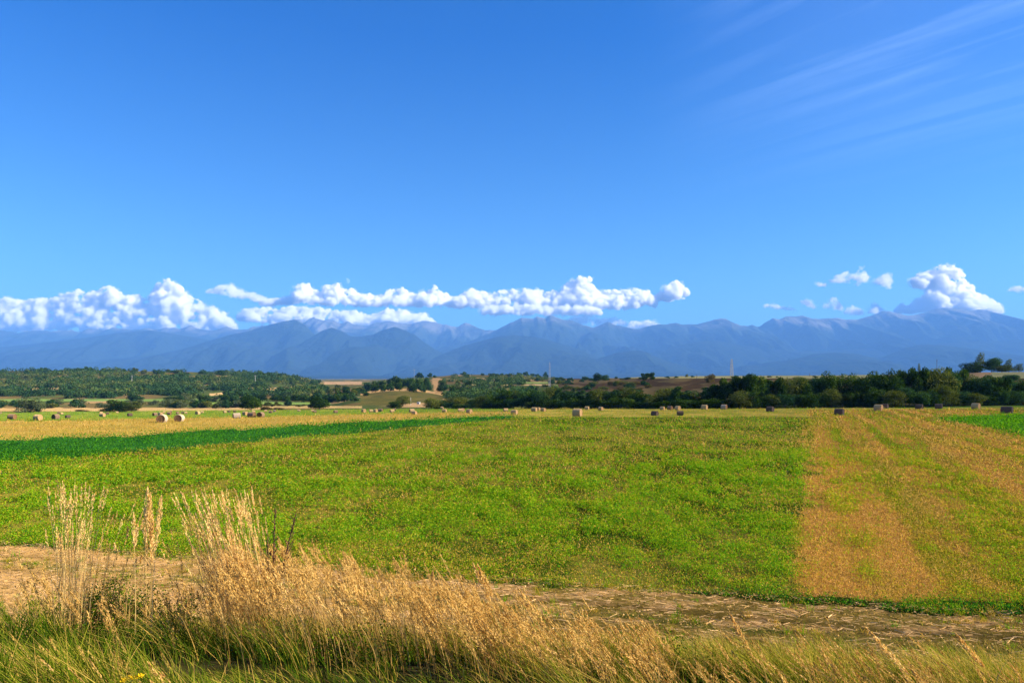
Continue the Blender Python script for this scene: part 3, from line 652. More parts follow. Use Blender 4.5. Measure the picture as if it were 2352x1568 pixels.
# near and middle distance (about 1 to 8 thousand leaves)
proto('row_a', 8, 8, 6500, 0.42, M_DARK, 11, 'round'); proto('row_b', 7, 8, 5500, 0.40, M_DARK, 12, 'bush'); proto('row_c', 9, 8, 6500, 0.42, M_DARK, 13, 'flat', k=12)
proto('row_d', 7, 8, 5000, 0.40, M_OLIVE, 14, 'bush', gap=0.35); proto('row_e', 5, 8, 4500, 0.38, M_BLUISH, 15, 'tall'); proto('row_f', 8, 8, 6000, 0.42, M_BLUISH, 16, 'round')
proto('willow', 6, 7, 4000, 0.4, M_PALE, 17, 'bush', gap=0.5)
proto('brown_bush', 6, 5, 2600, 0.4, M_AUTUMN, 18, 'bush', gap=0.5)
proto('airy', 6, 8, 2200, 0.38, M_OLIVE, 19, 'tall', gap=0.75)
proto('mid_a', 9, 8, 1500, 0.85, M_DARK, 21, 'round'); proto('mid_b', 9, 6, 1300, 0.8, M_BLUISH, 22, 'bush'); proto('mid_c', 8, 6, 1300, 0.8, M_OLIVE, 23, 'bush'); proto('mid_d', 8, 7, 1200, 0.8, M_PALE, 24, 'bush', gap=0.4)
proto('mid_e', 6, 9, 1300, 0.8, M_DARK, 25, 'tall')
proto('far_a', 10, 9, 420, 1.9, M_BLUISH, 31, 'round'); proto('far_b', 11, 7, 380, 1.9, M_BLUISH, 32, 'bush'); proto('far_c', 9, 8, 380, 1.8, M_OLIVE, 33, 'bush'); proto('far_d', 7, 9, 320, 1.7, M_DARK, 34, 'tall')

def tree(key, X, Y, w_, h_, name, label, cat, group=None, z=None, rot=None, one=False):
    cm, tm, pw, ph = PROTO[key]
    Z = float(zt(X, Y)) if z is None else z
    sc = (w_ / pw, w_ / pw, h_ / ph); rz = random.uniform(0, 6.28) if rot is None else rot
    if one:
        r = bpy.data.objects.new(name, cm); C.objects.link(r)
    else:
        r = bpy.data.objects.new(name, None); C.objects.link(r); r.empty_display_size = 0.5
        for nm, me in (('crown', cm), ('trunk', tm)):
            c = bpy.data.objects.new(nm, me); C.objects.link(c); c.parent = r
    r.location = (X, Y, Z - 0.05); r.rotation_euler = (0, 0, rz); r.scale = sc
    return tag(r, label, cat, group)

# ---------------------------------------------------------------- hay bales
def bale_meshes(seed):
    r_ = np.random.default_rng(seed); R, L = 0.66, 1.25; ns, nl = 40, 13
    V = []
    for i in range(nl):
        x = -L / 2 + L * i / (nl - 1); edge = min(1, min(i, nl - 1 - i) / 1.0)
        for j in range(ns):
            an = 2 * math.pi * j / ns
            r = R * (1 + 0.012 * math.sin(i * 2.4)) * (0.955 + 0.045 * edge) + r_.normal() * 0.009
            y, z = r * math.cos(an), r * math.sin(an)
            z = max(z, -R * 0.90)
            V.append((x, y * 1.015, z + R * 0.90))
    F_ = [(i * ns + j, i * ns + (j + 1) % ns, (i + 1) * ns + (j + 1) % ns, (i + 1) * ns + j) for i in range(nl - 1) for j in range(ns)]
    # stray straw ends standing off the rolled side
    m = 420; x = r_.uniform(-L / 2, L / 2, m); an = r_.uniform(-0.6, math.pi + 0.6, m)
    c = np.stack([x, (R + 0.01) * np.cos(an), (R + 0.01) * np.sin(an) + R * 0.9], 1)
    V2, F2 = leaf_quads(c, r_.uniform(0.04, 0.12, m), r_, aspect=0.3)
    V = np.array(V); side = mesh_np('rolled_side', np.concatenate([V, V2]), [np.array(F_), F2 + len(V)], M_STRAW[0], smooth=True, link=False)
    caps = []
    for s in (-1, 1):
        W = [(s * (L / 2 - 0.045), 0, R * 0.90)]
        rings = 9
        for q in range(1, rings + 1):
            rr = R * 0.965 * q / rings
            for j in range(ns):
                an2 = 2 * math.pi * j / ns
                xx = s * (L / 2 - 0.045 + 0.02 * math.sin(q * 2.2 + an2) + (0.02 if q > 6 else 0)) + r_.normal() * 0.008
                if q == rings: xx = s * (L / 2 - 0.012)
                W.append((xx, rr * math.cos(an2), max(rr * math.sin(an2), -R * 0.90) + R * 0.90))
        Ft = np.array([(0, 1 + j, 1 + (j + 1) % ns) for j in range(ns)]); Fq = np.array([(1 + (q - 1) * ns + j, 1 + q * ns + j, 1 + q * ns + (j + 1) % ns, 1 + (q - 1) * ns + (j + 1) % ns) for q in range(1, rings) for j in range(ns)])
        caps.append(mesh_np('end_face', np.array(W), [Ft, Fq], M_STRAW[1], link=False))
    return side, caps
def straw_mat(name, c1, c2, rings=False):
    m = new_mat(name); nt = m.node_tree; tcn = N(nt, 'ShaderNodeTexCoord')
    mp = N(nt, 'ShaderNodeMapping'); mp.inputs['Scale'].default_value = (1, 1, 1) if rings else (1.2, 6, 6)
    nt.links.new(tcn.outputs['Object'], mp.inputs[0])
    nn = N(nt, 'ShaderNodeTexNoise'); nn.inputs['Scale'].default_value = 7; nn.inputs['Detail'].default_value = 5; nn.inputs['Roughness'].default_value = 0.7
    nt.links.new(mp.outputs[0], nn.inputs['Vector'])
    f = nn.outputs[0]
    if rings:
        sp = N(nt, 'ShaderNodeSeparateXYZ'); nt.links.new(tcn.outputs['Object'], sp.inputs[0])
        y = sp.outputs[1]; z = M(nt, 'SUBTRACT', sp.outputs[2], 0.594)
        rr = M(nt, 'SQRT', M(nt, 'ADD', M(nt, 'MULTIPLY', y, y), M(nt, 'MULTIPLY', z, z)))
        f = M(nt, 'ADD', M(nt, 'MULTIPLY', M(nt, 'SINE', M(nt, 'MULTIPLY', rr, 48)), 0.14), f)
    col = ramp(nt, f, [(0.3, c1), (0.7, c2)])
    p = N(nt, 'ShaderNodeBsdfDiffuse'); p.inputs['Roughness'].default_value = 1; nt.links.new(col, p.inputs[0])
    b = N(nt, 'ShaderNodeBump'); b.inputs['Strength'].default_value = 0.7; b.inputs['Distance'].default_value = 0.03; nt.links.new(f, b.inputs['Height']); nt.links.new(b.outputs[0], p.inputs['Normal'])
    out(nt, p.outputs[0]); return m
STRAWS = {'light': (straw_mat('pale_straw', (0.36, 0.23, 0.10), (0.66, 0.47, 0.24)), straw_mat('straw_rings', (0.30, 0.17, 0.07), (0.60, 0.40, 0.20), True)),
          'brown': (straw_mat('brown_straw', (0.16, 0.10, 0.06), (0.34, 0.23, 0.15)), straw_mat('brown_rings', (0.12, 0.065, 0.03), (0.28, 0.16, 0.08), True)),
          'grey': (straw_mat('weathered_straw', (0.07, 0.045, 0.035), (0.20, 0.14, 0.10)), straw_mat('weathered_rings', (0.06, 0.045, 0.04), (0.17, 0.12, 0.10), True)),
          'white': (straw_mat('net_wrapped_straw', (0.36, 0.27, 0.19), (0.56, 0.44, 0.33)), straw_mat('dark_rings', (0.14, 0.075, 0.035), (0.30, 0.17, 0.09), True))}
BALE = {}
for k_, M_STRAW in STRAWS.items(): BALE[k_] = bale_meshes(5 + len(k_))
ZONES = {1: (0.0, 556.8, .28406), 2: (587.8, 587.8, .2644), 3: (1175.5, 587.8, .2644), 4: (1732.4, 587.8, .2644)}
# zone, centre, base, width, height (measured), turn in degrees (+ left end nearer), kind, label
BALES = [
 (1, 98, 1428, 70, 28, -35, 'brown', 'leftmost brown round bale of the four on the green strip at the left'),
 (1, 307, 1435, 72, 34, -48, 'light', 'sunlit tan round bale, second from left on the green strip at the left'),
 (1, 450, 1427, 58, 27, 40, 'brown', 'brown round bale with a dark left end, third from left on the green strip'),
 (1, 548, 1418, 54, 26, 30, 'grey', 'greyish round bale fourth from left on the green strip'),
 (1, 4, 1385, 22, 14, 20, 'brown', 'tiny round bale cut by the left edge of the view'),
 (1, 475, 1382, 28, 12, -20, 'brown', 'tiny bale left of a sunlit one beyond the four left bales'),
 (1, 497, 1388, 30, 16, 30, 'light', 'tiny sunlit bale beyond the third and fourth left bales'),
 (1, 828, 1407, 60, 30, -45, 'light', 'bale with a pale top in front of a small stack under the dark left bush'),
 (1, 818, 1384, 38, 18, 0, 'light', 'bale just behind the pale topped one under the dark left bush'),
 (1, 868, 1388, 38, 13, 10, 'grey', 'low grey bale right of the pair under the dark left bush'),
 (1, 948, 1380, 32, 11, 0, 'light', 'tiny pale bale in the green grass right of the dark left bush'),
 (1, 1050, 1403, 54, 26, 25, 'grey', 'grey bale standing alone between the left bush and the bale cluster'),
 (1, 1252, 1400, 42, 26, 35, 'brown', 'brown bale at the left of a touching pair behind the two big bales'),
 (1, 1298, 1398, 44, 28, -60, 'light', 'bright bale touching the right side of a brown one behind the two big bales'),
 (1, 1325, 1378, 32, 11, 5, 'light', 'tiny bale seen just above the bright one behind the two big bales'),
 (1, 1366, 1392, 52, 24, -30, 'brown', 'bale between the two big near bales but farther off'),
 (1, 1380, 1372, 40, 11, 0, 'brown', 'tiny far bale above the gap between the two big bales'),
 (1, 1436, 1385, 46, 18, 20, 'brown', 'far bale just above the right one of the two big bales'),
 (1, 1475, 1383, 26, 12, 0, 'grey', 'left one of two tiny grey bales right of the two big bales'),
 (1, 1503, 1383, 26, 12, 0, 'light', 'right one of two tiny bales right of the two big bales'),
 (1, 1598, 1389, 46, 28, 55, 'light', 'bale with a dark round end and pale side right of the two big bales'),
 (1, 1634, 1378, 30, 13, -10, 'light', 'tiny pale bale touching the one with a dark round end'),
 (1, 1310, 1452, 104, 66, 74, 'white', 'big round bale with pale side and dark end, left one of the nearest pair'),
 (1, 1450, 1446, 98, 60, 72, 'white', 'big round bale with pale side and dark end, right one of the nearest pair'),
 (1, 1818, 1376, 34, 14, 30, 'light', 'tiny pale bale left of the round dark tree'),
 (1, 1850, 1372, 24, 12, 30, 'grey', 'tiny dark bale next to the pale one left of the round dark tree'),
 (1, 1895, 1372, 34, 11, 0, 'grey', 'low dark bale left of the round dark tree'),
 (1, 1912, 1420, 76, 44, 12, 'white', 'whitish bale seen side on at the left end of the group under the round tree'),
 (1, 1982, 1396, 52, 32, -50, 'light', 'sunlit bale behind the whitish one under the round tree'),
 (1, 2035, 1412, 76, 44, -38, 'brown', 'brown bale with a lit right end amid the group under the round tree'),
 (1, 2108, 1412, 66, 44, 62, 'brown', 'dark brown bale, round end showing, rightmost of the group under the round tree'),
 (1, 2050, 1374, 38, 14, 0, 'light', 'pale bale half hidden behind the group under the round tree'),
 (2, 85, 1353, 38, 18, 0, 'light', 'pale bale left of a brown one just right of the round tree'),
 (2, 126, 1363, 46, 22, -20, 'brown', 'brown bale between two pale ones right of the round tree'),
 (2, 163, 1353, 38, 18, -35, 'white', 'white bale shining right of the round tree'),
 (2, 372, 1348, 28, 14, -10, 'light', 'tiny bale alone left of the second dark tree'),
 (2, 492, 1352, 30, 10, 0, 'light', 'low pale bale behind a brown one by the second dark tree'),
 (2, 510, 1360, 40, 20, 10, 'brown', 'brown bale in front of the second dark tree'),
 (2, 692, 1362, 40, 26, 20, 'brown', 'small brown bale between the second dark tree and the row of three'),
 (2, 936, 1358, 42, 32, -55, 'light', 'upright looking sunlit bale left of the row of three'),
 (2, 998, 1354, 38, 24, 15, 'light', 'left bale of the close row of three below the dry knoll'),
 (2, 1040, 1357, 42, 30, -50, 'light', 'middle bale of the close row of three below the dry knoll'),
 (2, 1080, 1350, 46, 28, -20, 'brown', 'right bale of the close row of three below the dry knoll'),
 (2, 1182, 1358, 46, 28, 20, 'light', 'sunlit bale in front of a low one under the small round bush'),
 (2, 1203, 1342, 42, 18, 0, 'brown', 'low bale behind the sunlit one under the small round bush'),
 (2, 1353, 1358, 58, 32, 20, 'light', 'rear bale of the overlapping pair left of the long dark hedge'),
 (2, 1374, 1375, 64, 32, -35, 'light', 'front bale of the overlapping pair left of the long dark hedge'),
 (2, 1614, 1326, 28, 20, -15, 'light', 'tiny bale against the left end of the dark hedge'),
 (2, 1635, 1356, 46, 26, -20, 'light', 'bale in front of a tiny one at the left end of the dark hedge'),
 (2, 1765, 1324, 30, 18, 0, 'light', 'tiny bale at the hedge behind a touching pair'),
 (2, 1772, 1352, 48, 28, 10, 'light', 'left bale of the touching pair in front of the hedge'),
 (2, 1796, 1349, 34, 28, -60, 'light', 'right bale of the touching pair in front of the hedge'),
 (2, 1852, 1365, 64, 38, -45, 'light', 'tan bale standing alone right of the touching pair by the hedge'),
 (2, 2168, 1350, 66, 27, 15, 'light', 'long low bale left of a bigger one near the middle of the hedge'),
 (2, 2244, 1374, 68, 42, -30, 'light', 'bigger bale in front right of the long low one near the hedge'),
 (3, 193, 1350, 58, 38, -25, 'light', 'bale at the left of three near the middle of the hedge, partly hiding one'),
 (3, 232, 1338, 26, 27, -40, 'light', 'bale mostly hidden behind its left neighbour near the middle of the hedge'),
 (3, 272, 1349, 52, 32, -40, 'light', 'bale at the right of three near the middle of the hedge'),
 (3, 568, 1390, 92, 68, -22, 'light', 'large tan bale on the mown edge, the nearest one in the middle'),
 (3, 651, 1334, 44, 30, -20, 'light', 'bale by the hedge just behind the large middle one'),
 (3, 771, 1341, 48, 34, -35, 'light', 'bale alone by the hedge right of the large middle one'),
 (3, 1306, 1336, 48, 30, -25, 'light', 'left bale of the row of three at the hedge right of centre'),
 (3, 1373, 1336, 56, 36, -35, 'brown', 'middle bale of the row of three, its end face dark brown'),
 (3, 1440, 1337, 58, 38, -45, 'light', 'right bale of the row of three, its round end lit'),
 (3, 1240, 1385, 84, 37, -30, 'grey', 'low dark olive bale on the mown strip right of centre'),
 (3, 1460, 1384, 80, 40, 8, 'grey', 'dark rounded bale right of the low olive one on the mown strip'),
 (3, 1671, 1332, 60, 42, -22, 'light', 'left one of two pale bales apart from each other before the dark trees'),
 (3, 1842, 1330, 60, 42, -25, 'white', 'right one of two pale bales apart from each other before the dark trees'),
 (3, 2242, 1352, 72, 48, -25, 'grey', 'purplish dark bale before the dark trees right of centre'),
 (4, 736, 1380, 86, 58, -15, 'grey', 'dark weathered bale beyond the corner of the cut stubble strip'),
 (4, 1077, 1344, 80, 57, -22, 'light', 'bright pale bale standing in front of a dark one before the trees'),
 (4, 1134, 1322, 64, 42, -25, 'grey', 'dark bale half hidden behind the bright pale one'),
 (4, 1430, 1328, 70, 44, -12, 'grey', 'left one of two grey bales with long shadows at the right'),
 (4, 1599, 1325, 72, 44, -8, 'grey', 'right one of two grey bales with long shadows at the right'),
 (4, 1922, 1327, 76, 52, -22, 'light', 'pale bale alone before the dark hedge near the right edge'),
 (4, 2192, 1368, 122, 66, -12, 'grey', 'big weathered grey bale behind the bright green patch at the right edge'),
]
BALE_GROUND = []
def place_bales():
    for (zn, xc, yb, w_, h_, a_, kind, lab) in BALES:
        x0, y0, k = ZONES[zn]; u = x0 + xc * k; v = y0 + yb * k; hp = h_ * k
        # distance: where this line of sight meets the land, checked against the bale's size
        X, Y, Z = [float(q[0]) for q in hit([u], [v])]
        s = hp / FL * Y / 1.25
        s = min(max(s, 0.72), 1.35)
        # move along the line of the land until height fits
        r = bpy.data.objects.new('hay_bale', None); C.objects.link(r); r.empty_display_size = 0.3
        side, caps = BALE[kind]
        for nm, me in (('rolled_side', side), ('end_face', caps[0]), ('end_face', caps[1])):
            c = bpy.data.objects.new(nm, me); C.objects.link(c); c.parent = r
        asp = min(1.25, max(0.85, (w_ * k / FL * Y) / (1.25 * (abs(math.cos(math.radians(a_))) + abs(math.sin(math.radians(a_)))) * s)))
        # turn is measured from the line of sight
        bear = math.atan2(X, Y)
        r.location = (X, Y, Z - 0.05); r.rotation_euler = (0, 0, math.radians(a_) - bear); r.scale = (s * asp, s, s)
        BALE_GROUND.append((X, Y, Z, s))
        tag(r, lab, 'hay bale', 'round hay bales scattered over the mown field')
place_bales()

# ---------------------------------------------------------------- trees
def px_tree(key, u, vb, vt, wpx, name, label, cat, group=None, d=None, one=False):
    """a tree whose foot stands where (u,vb) meets the land, sized from its measured height and width"""
    if d is None:
        X, Y, Z = [float(q[0]) for q in hit([u], [vb])]
    else:
        Y = d; X = (u - U0) / FL * d; Z = float(zt(X, Y))
    top = H + (VH - vt) / FL * Y
    return tree(key, X, Y, wpx / FL * Y, max(1.2, top - Z), name, label, cat, group, z=Z, one=one)
ORD = 'first second third fourth fifth sixth seventh eighth ninth tenth eleventh twelfth thirteenth fourteenth fifteenth sixteenth seventeenth eighteenth nineteenth twentieth twenty-first twenty-second'.split()
SINGLES = [
 ('willow', 70, 947, 908, 52, 'willow', 'pale olive willow bush standing alone at the far left of the fields', 'tree'),
 ('mid_a', 88, 947, 933, 13, 'bush', 'small dark bush touching the right foot of the pale olive willow', 'bush'),
 ('row_b', 272, 945.5, 915, 50, 'bush', 'broad dark bush beyond the left bales with a lower right shoulder', 'bush'),
 ('row_d', 300, 945.5, 926, 34, 'bush', 'low bush joined to the right side of the broad dark left bush', 'bush'),
 ('brown_bush', 243, 944.5, 936, 26, 'bush', 'low brown scrub left of the broad dark left bush', 'bush'),
 ('brown_bush', 190, 944, 939, 30, 'bush', 'flat brown scrub between the willow and the broad dark bush', 'bush'),
 ('row_a', 577, 942.5, 901, 56, 'tree', 'round dark tree standing alone behind the four grouped bales', 'tree'),
 ('row_e', 660, 933, 910, 22, 'tree', 'small bright green pointed tree between the two round dark trees', 'tree'),
 ('row_a', 733, 940.5, 907, 54, 'tree', 'second round dark tree, broader than high, right of the pointed green one', 'tree'),
 ('brown_bush', 612, 941, 931, 26, 'bush', 'brown thicket at the right foot of the round dark tree', 'bush'),
 ('brown_bush', 640, 941, 934, 24, 'bush', 'low brown bush below the pointed green tree', 'bush'),
 ('row_b', 906, 937, 918, 33, 'bush', 'round bush below the dry knoll beside two bales', 'bush'),
 ('row_d', 925, 931, 906, 34, 'bush', 'loose olive scrub on the front face of the dry knoll', 'bush'),
 ('row_d', 992, 938.5, 912, 42, 'bush', 'olive bush at the left end of the long dark hedge', 'bush'),
 ('row_a', 1372, 876, 853, 24, 'tree', 'left and taller half of the pair of round trees on the bare terrace', 'tree'),
 ('row_f', 1389, 877, 858, 18, 'tree', 'right and smaller half of the pair of round trees on the bare terrace', 'tree'),
 ('row_c', 1488, 882, 855, 32, 'tree', 'lone round tree leaning left on the terrace edge', 'tree'),
 ('airy', 1577, 866, 858, 11, 'bush', 'tiny thin bush on the terrace skyline left of the mast', 'bush'),
 ('brown_bush', 1628, 879, 855, 24, 'bush', 'brownish spiky bush on the terrace edge left of the tall mast', 'bush'),
 ('airy', 2110, 860, 832, 11, 'tree', 'narrow thin leaved tree rising alone above the dark row', 'tree'),
 ('airy', 2252, 862, 806, 34, 'tree', 'tallest pale feathery tree on the rise at the right', 'tree'),
 ('row_f', 2277, 862, 816, 38, 'tree', 'dark round tree right of the tallest pale feathery one', 'tree'),
 ('row_b', 2232, 866, 828, 44, 'tree', 'dark bushy tree left of the tallest pale feathery one', 'tree'),
 ('row_d', 2300, 860, 836, 46, 'bush', 'greyish green bush right of the dark round tree on the rise', 'bush'),
 ('airy', 2316, 860, 822, 26, 'tree', 'thin tree with reddish top near the right edge', 'tree'),
 ('airy', 2340, 860, 833, 34, 'tree', 'last thin tree on the rise at the right edge', 'tree'),
]
for (k, u, vb, vt, wp, nm, lab, cat) in SINGLES:
    px_tree(k, u, vb, vt, wp, nm, lab, cat, d=(430 if u > 2100 else None))

rowBase = [(980, 938.5), (1700, 938), (1900, 936.5), (2100, 935), (2351, 930.5), (2700, 929)]
rowTop = [(1000, 922), (1015, 914), (1035, 908), (1060, 912), (1095, 911), (1130, 899), (1155, 889), (1185, 893), (1206, 884), (1225, 886), (1255, 885), (1281, 888), (1330, 893), (1360, 892), (1400, 889), (1427, 888), (1466, 892), (1487, 901), (1506, 905), (1520, 897), (1545, 887), (1567, 884), (1585, 897), (1625, 887), (1665, 880), (1678, 870), (1705, 860), (1720, 858), (1735, 866), (1790, 868), (1840, 866), (1865, 858), (1896, 852), (1912, 845), (1933, 852), (1960, 845), (1978, 852), (1997, 852), (2023, 846), (2058, 840), (2090, 846), (2108, 856), (2124, 846), (2155, 842), (2195, 843), (2215, 850), (2260, 866), (2300, 862), (2351, 866), (2600, 862)]
SECT = [(990, 1080, 'the left tip of the long dark hedge'), (1080, 1200, 'the overlapping bales left of centre'), (1200, 1300, 'the three bales near the middle'), (1300, 1420, 'the large tan middle bale'),
        (1420, 1500, 'the bare terrace gap'), (1500, 1585, 'the row of three bales'), (1585, 1700, 'the two separate pale bales'), (1700, 1800, 'the purplish dark bale'), (1800, 1900, 'the bare mown corner'),
        (1900, 1985, 'the dark weathered bale'), (1985, 2075, 'the pale and dark bale pair'), (2075, 2180, 'the two grey bales with shadows'), (2180, 2290, 'the pale bale near the right edge'), (2290, 2700, 'the big grey bale at the right edge')]
def row():
    cnt = {}
    rr = np.random.default_rng(21)
    items = []
    u = 1012.0
    while u < 2420:
        items.append((u + rr.uniform(-5, 5), 'back')); u += rr.uniform(19, 28)
    u = 1000.0
    while u < 2420:
        items.append((u + rr.uniform(-4, 4), 'front')); u += rr.uniform(20, 30)
    items.sort()
    for (u, lay) in items:
        vb = xint(u, rowBase); vt = xint(u, rowTop); X, Y, Z = [float(q[0]) for q in hit([u], [vb])]
        sec = [s for s in SECT if s[0] <= u < s[1]]; sec = sec[0][2] if sec else SECT[-1][2] if u > 2000 else SECT[0][2]
        if lay == 'back':
            key = rr.choice(['row_a', 'row_b', 'row_c', 'row_a', 'row_d', 'row_e', 'row_f', 'row_c'] if u > 1650 else ['row_b', 'row_d', 'row_a', 'row_e', 'row_f', 'row_d'])
            d = Y + rr.uniform(5, 12); vt = vt + rr.uniform(-2, 5) - 1; wp = rr.uniform(44, 66) * 200 / Y
            kind = {'row_a': 'round dark tree', 'row_b': 'dense dark tree', 'row_c': 'spreading flat topped tree', 'row_d': 'olive green tree', 'row_e': 'slender upright tree', 'row_f': 'bluish green round tree'}[key]
            nm, cat, grp = 'tree', 'tree', 'trees of the long dark row behind the bales'
        else:
            key = rr.choice(['row_b', 'row_d', 'row_f', 'row_b']); d = Y + rr.uniform(0.5, 3); vt = vb - (vb - vt) * rr.uniform(0.38, 0.62); wp = rr.uniform(34, 50) * 200 / Y
            kind = {'row_b': 'low dark bush', 'row_d': 'low olive bush', 'row_f': 'low bluish bush'}[key]
            nm, cat, grp = 'bush', 'bush', 'bushes at the foot of the long dark row'
        c = cnt.setdefault((kind, sec), 0); cnt[(kind, sec)] = c + 1
        o = px_tree(key, u, vb, vt, wp, nm, '%s %s from left behind %s' % (ORD[min(c, 15)], kind, sec), cat, grp, d=d)
row()

def cluster(n, u0, u1, b0, b1, hpx, wpx, keys, kind, place, seed, name='tree', one=True, basef=None):
    """n plants with feet between sight lines b0..b1 (or along basef)"""
    rr = np.random.default_rng(seed)
    us = np.sort(rr.uniform(u0, u1, n)); parts = ['left', 'middle', 'right'] if n > 14 else ['']
    per = math.ceil(n / len(parts))
    for i, u in enumerate(us):
        vb = rr.uniform(b0, b1) if basef is None else basef(u) + rr.uniform(b0, b1)
        hh = rr.uniform(*hpx); ww = rr.uniform(*wpx); part = parts[i // per]
        lab = '%s %s from left, %s%s' % (ORD[i % per], kind, ('%s part of ' % part) if part else 'on ', place)
        px_tree(rr.choice(keys), u, vb, vb - hh, ww, name, lab, name, name + ' group: ' + place, one=one)
cluster(30, -120, 570, 935, 937, (12, 22), (24, 40), ['mid_b', 'mid_c', 'mid_d', 'mid_b'], 'bush', 'the long left hedge', 41, 'bush')
cluster(22, -120, 560, 926, 931, (8, 15), (18, 32), ['mid_b', 'mid_c', 'mid_d'], 'low bush', 'the scrub behind the left hedge', 42, 'bush')
cluster(26, 300, 700, 919, 924, (11, 20), (20, 32), ['mid_a', 'mid_b', 'mid_a', 'mid_d'], 'dark bush', 'the second left hedge', 43, 'bush')
cluster(8, 600, 700, 928, 934, (5, 9), (10, 18), ['mid_c'], 'small olive bush', 'the meadow between the round trees', 44, 'bush')
cluster(18, 630, 818, 918, 924, (14, 26), (20, 30), ['mid_a', 'mid_a', 'mid_b'], 'dark tree', 'the copse behind the second round tree', 45)
cluster(26, 700, 850, 895, 912, (11, 18), (14, 22), ['mid_a', 'mid_b', 'mid_c'], 'tree', 'the scrub left of the knoll', 46)
cluster(36, 830, 985, 884, 902, (15, 26), (14, 24), ['mid_a', 'mid_e', 'mid_a', 'mid_b'], 'dark tree', 'the copse above the knoll', 47)
cluster(16, 1003, 1098, 890, 907, (10, 22), (12, 20), ['mid_a', 'mid_c', 'mid_b'], 'tree', 'the copse right of the sandy gully', 48)
cluster(26, 955, 1255, 861, 868, (5, 10), (9, 16), ['mid_a', 'far_a', 'mid_b'], 'small tree', 'the middle hill skyline', 49)
cluster(22, 1100, 1270, 874, 892, (6, 12), (10, 18), ['mid_a', 'mid_b', 'mid_c'], 'small tree', 'the terraced middle slope', 50)
cluster(16, 1262, 1365, 871, 877, (5, 10), (8, 15), ['mid_a', 'mid_b'], 'small tree', 'the skyline left of the round pair', 51)
cluster(10, 1395, 1475, 868, 873, (3, 7), (8, 14), ['mid_a', 'mid_b'], 'tiny bush', 'the skyline right of the round pair', 52, 'bush')
cluster(30, 1285, 1490, 882, 902, (7, 13), (18, 30), ['mid_c', 'brown_bush', 'mid_b', 'mid_c'], 'scrub bush', 'the brown bank', 53, 'bush')
cluster(12, 1500, 1900, 866, 868, (2.5, 5), (6, 14), ['mid_b', 'mid_c'], 'tiny bush', 'the level edge of the right terrace', 54, 'bush')
cluster(26, 1700, 2330, 872, 895, (10, 20), (28, 44), ['row_d', 'row_b', 'row_f'], 'bush', 'the right terrace slope above the row', 55, 'bush')
cluster(48, -100, 745, 848, 856, (6, 11), (12, 20), ['far_a', 'far_b', 'far_a', 'far_c'], 'tree', 'the crest of the left hill', 56, basef=lambda u: float(np.interp(u, [-100, 0, 200, 400, 600, 680, 745], [854, 853, 850.5, 854, 858, 867, 880])) - 848)
cluster(62, -100, 720, 868, 905, (7, 13), (14, 24), ['far_a', 'far_b', 'far_c', 'far_a', 'mid_d'], 'tree', 'the left hill slope', 57)

def far_wood():
    """the scrub and wood on the hills that reads as one mass"""
    rr = np.random.default_rng(77)
    n = 9500; u = rr.uniform(-300, 1275, n); v = rr.uniform(852, 915, n)
    crest = np.interp(u, [-300, 0, 200, 400, 600, 680, 745, 820, 960, 1050, 1180, 1275], [853, 853, 850.5, 854.5, 858, 867, 881, 884, 872, 862, 862, 871])
    ok = v > crest; 
    dens = fbm(u / 70, v / 6, 4); ok &= dens > np.where(u < 745, 0.40 + 0.0022 * np.maximum(0, v - 885), 0.50)
    # open strips and the bare knoll stay clear
    l = 906 - (u - 482) / 200 * 18
    ok &= ~((u > 478) & (u < 694) & (np.abs(v - l) < 4.5)); ok &= ~((u > 745) & (u < 835)); ok &= ~((u > 825) & (u < 1020) & (v > 890))
    ok &= ~((u > 985) & (u < 1015) & (v > 868))
    ok &= ~((u > 200) & (u < 270) & (v > 868) & (v < 871)) & ~((u > 120) & (u < 165) & (v > 864) & (v < 867))
    u, v = u[ok], v[ok]; X, Y, Z = hit(u, v)
    m = len(X); VV = []; TT = []
    per = 64
    Rr = rr.uniform(2.2, 5.2, m) * np.where(u > 745, 0.7, 1.0); Hh = Rr * rr.uniform(1.1, 1.9, m)
    q = rr.normal(size=(m, per, 3)); q /= np.linalg.norm(q, axis=2)[..., None]; q *= rr.uniform(0.75, 1.05, (m, per, 1))
    c = np.stack([X, Y, Z + Hh * 0.45], 1)[:, None, :] + q * np.stack([Rr, Rr, Hh * 0.55], 1)[:, None, :]
    big = sstep(0.35, 0.65, fbm(X / 60.0, Y / 70.0, 3)); tint = np.clip(0.22 + 0.42 * big[:, None] + rr.normal(size=(m, 1)) * 0.13 + rr.normal(size=(m, per)) * 0.07, 0, 1)
    sz = (Rr[:, None] * rr.uniform(0.30, 0.58, (m, per))).ravel()
    V, F_ = leaf_quads(c.reshape(-1, 3), sz, rr, nrm=q.reshape(-1, 3) * 0.8)
    mm = leaf_mat('hill_scrub_leaves', [(0.0, (0.020, 0.055, 0.022)), (0.45, (0.045, 0.095, 0.028)), (0.75, (0.09, 0.125, 0.030)), (1.0, (0.17, 0.16, 0.05))], 0.2)
    o = mesh_np('hill_woods', V, F_, mm, {'tint': np.repeat(tint.ravel(), 4)})
    tag(o, 'dark scrubby woodland covering the low hills', 'woodland', kind='stuff')
far_wood()

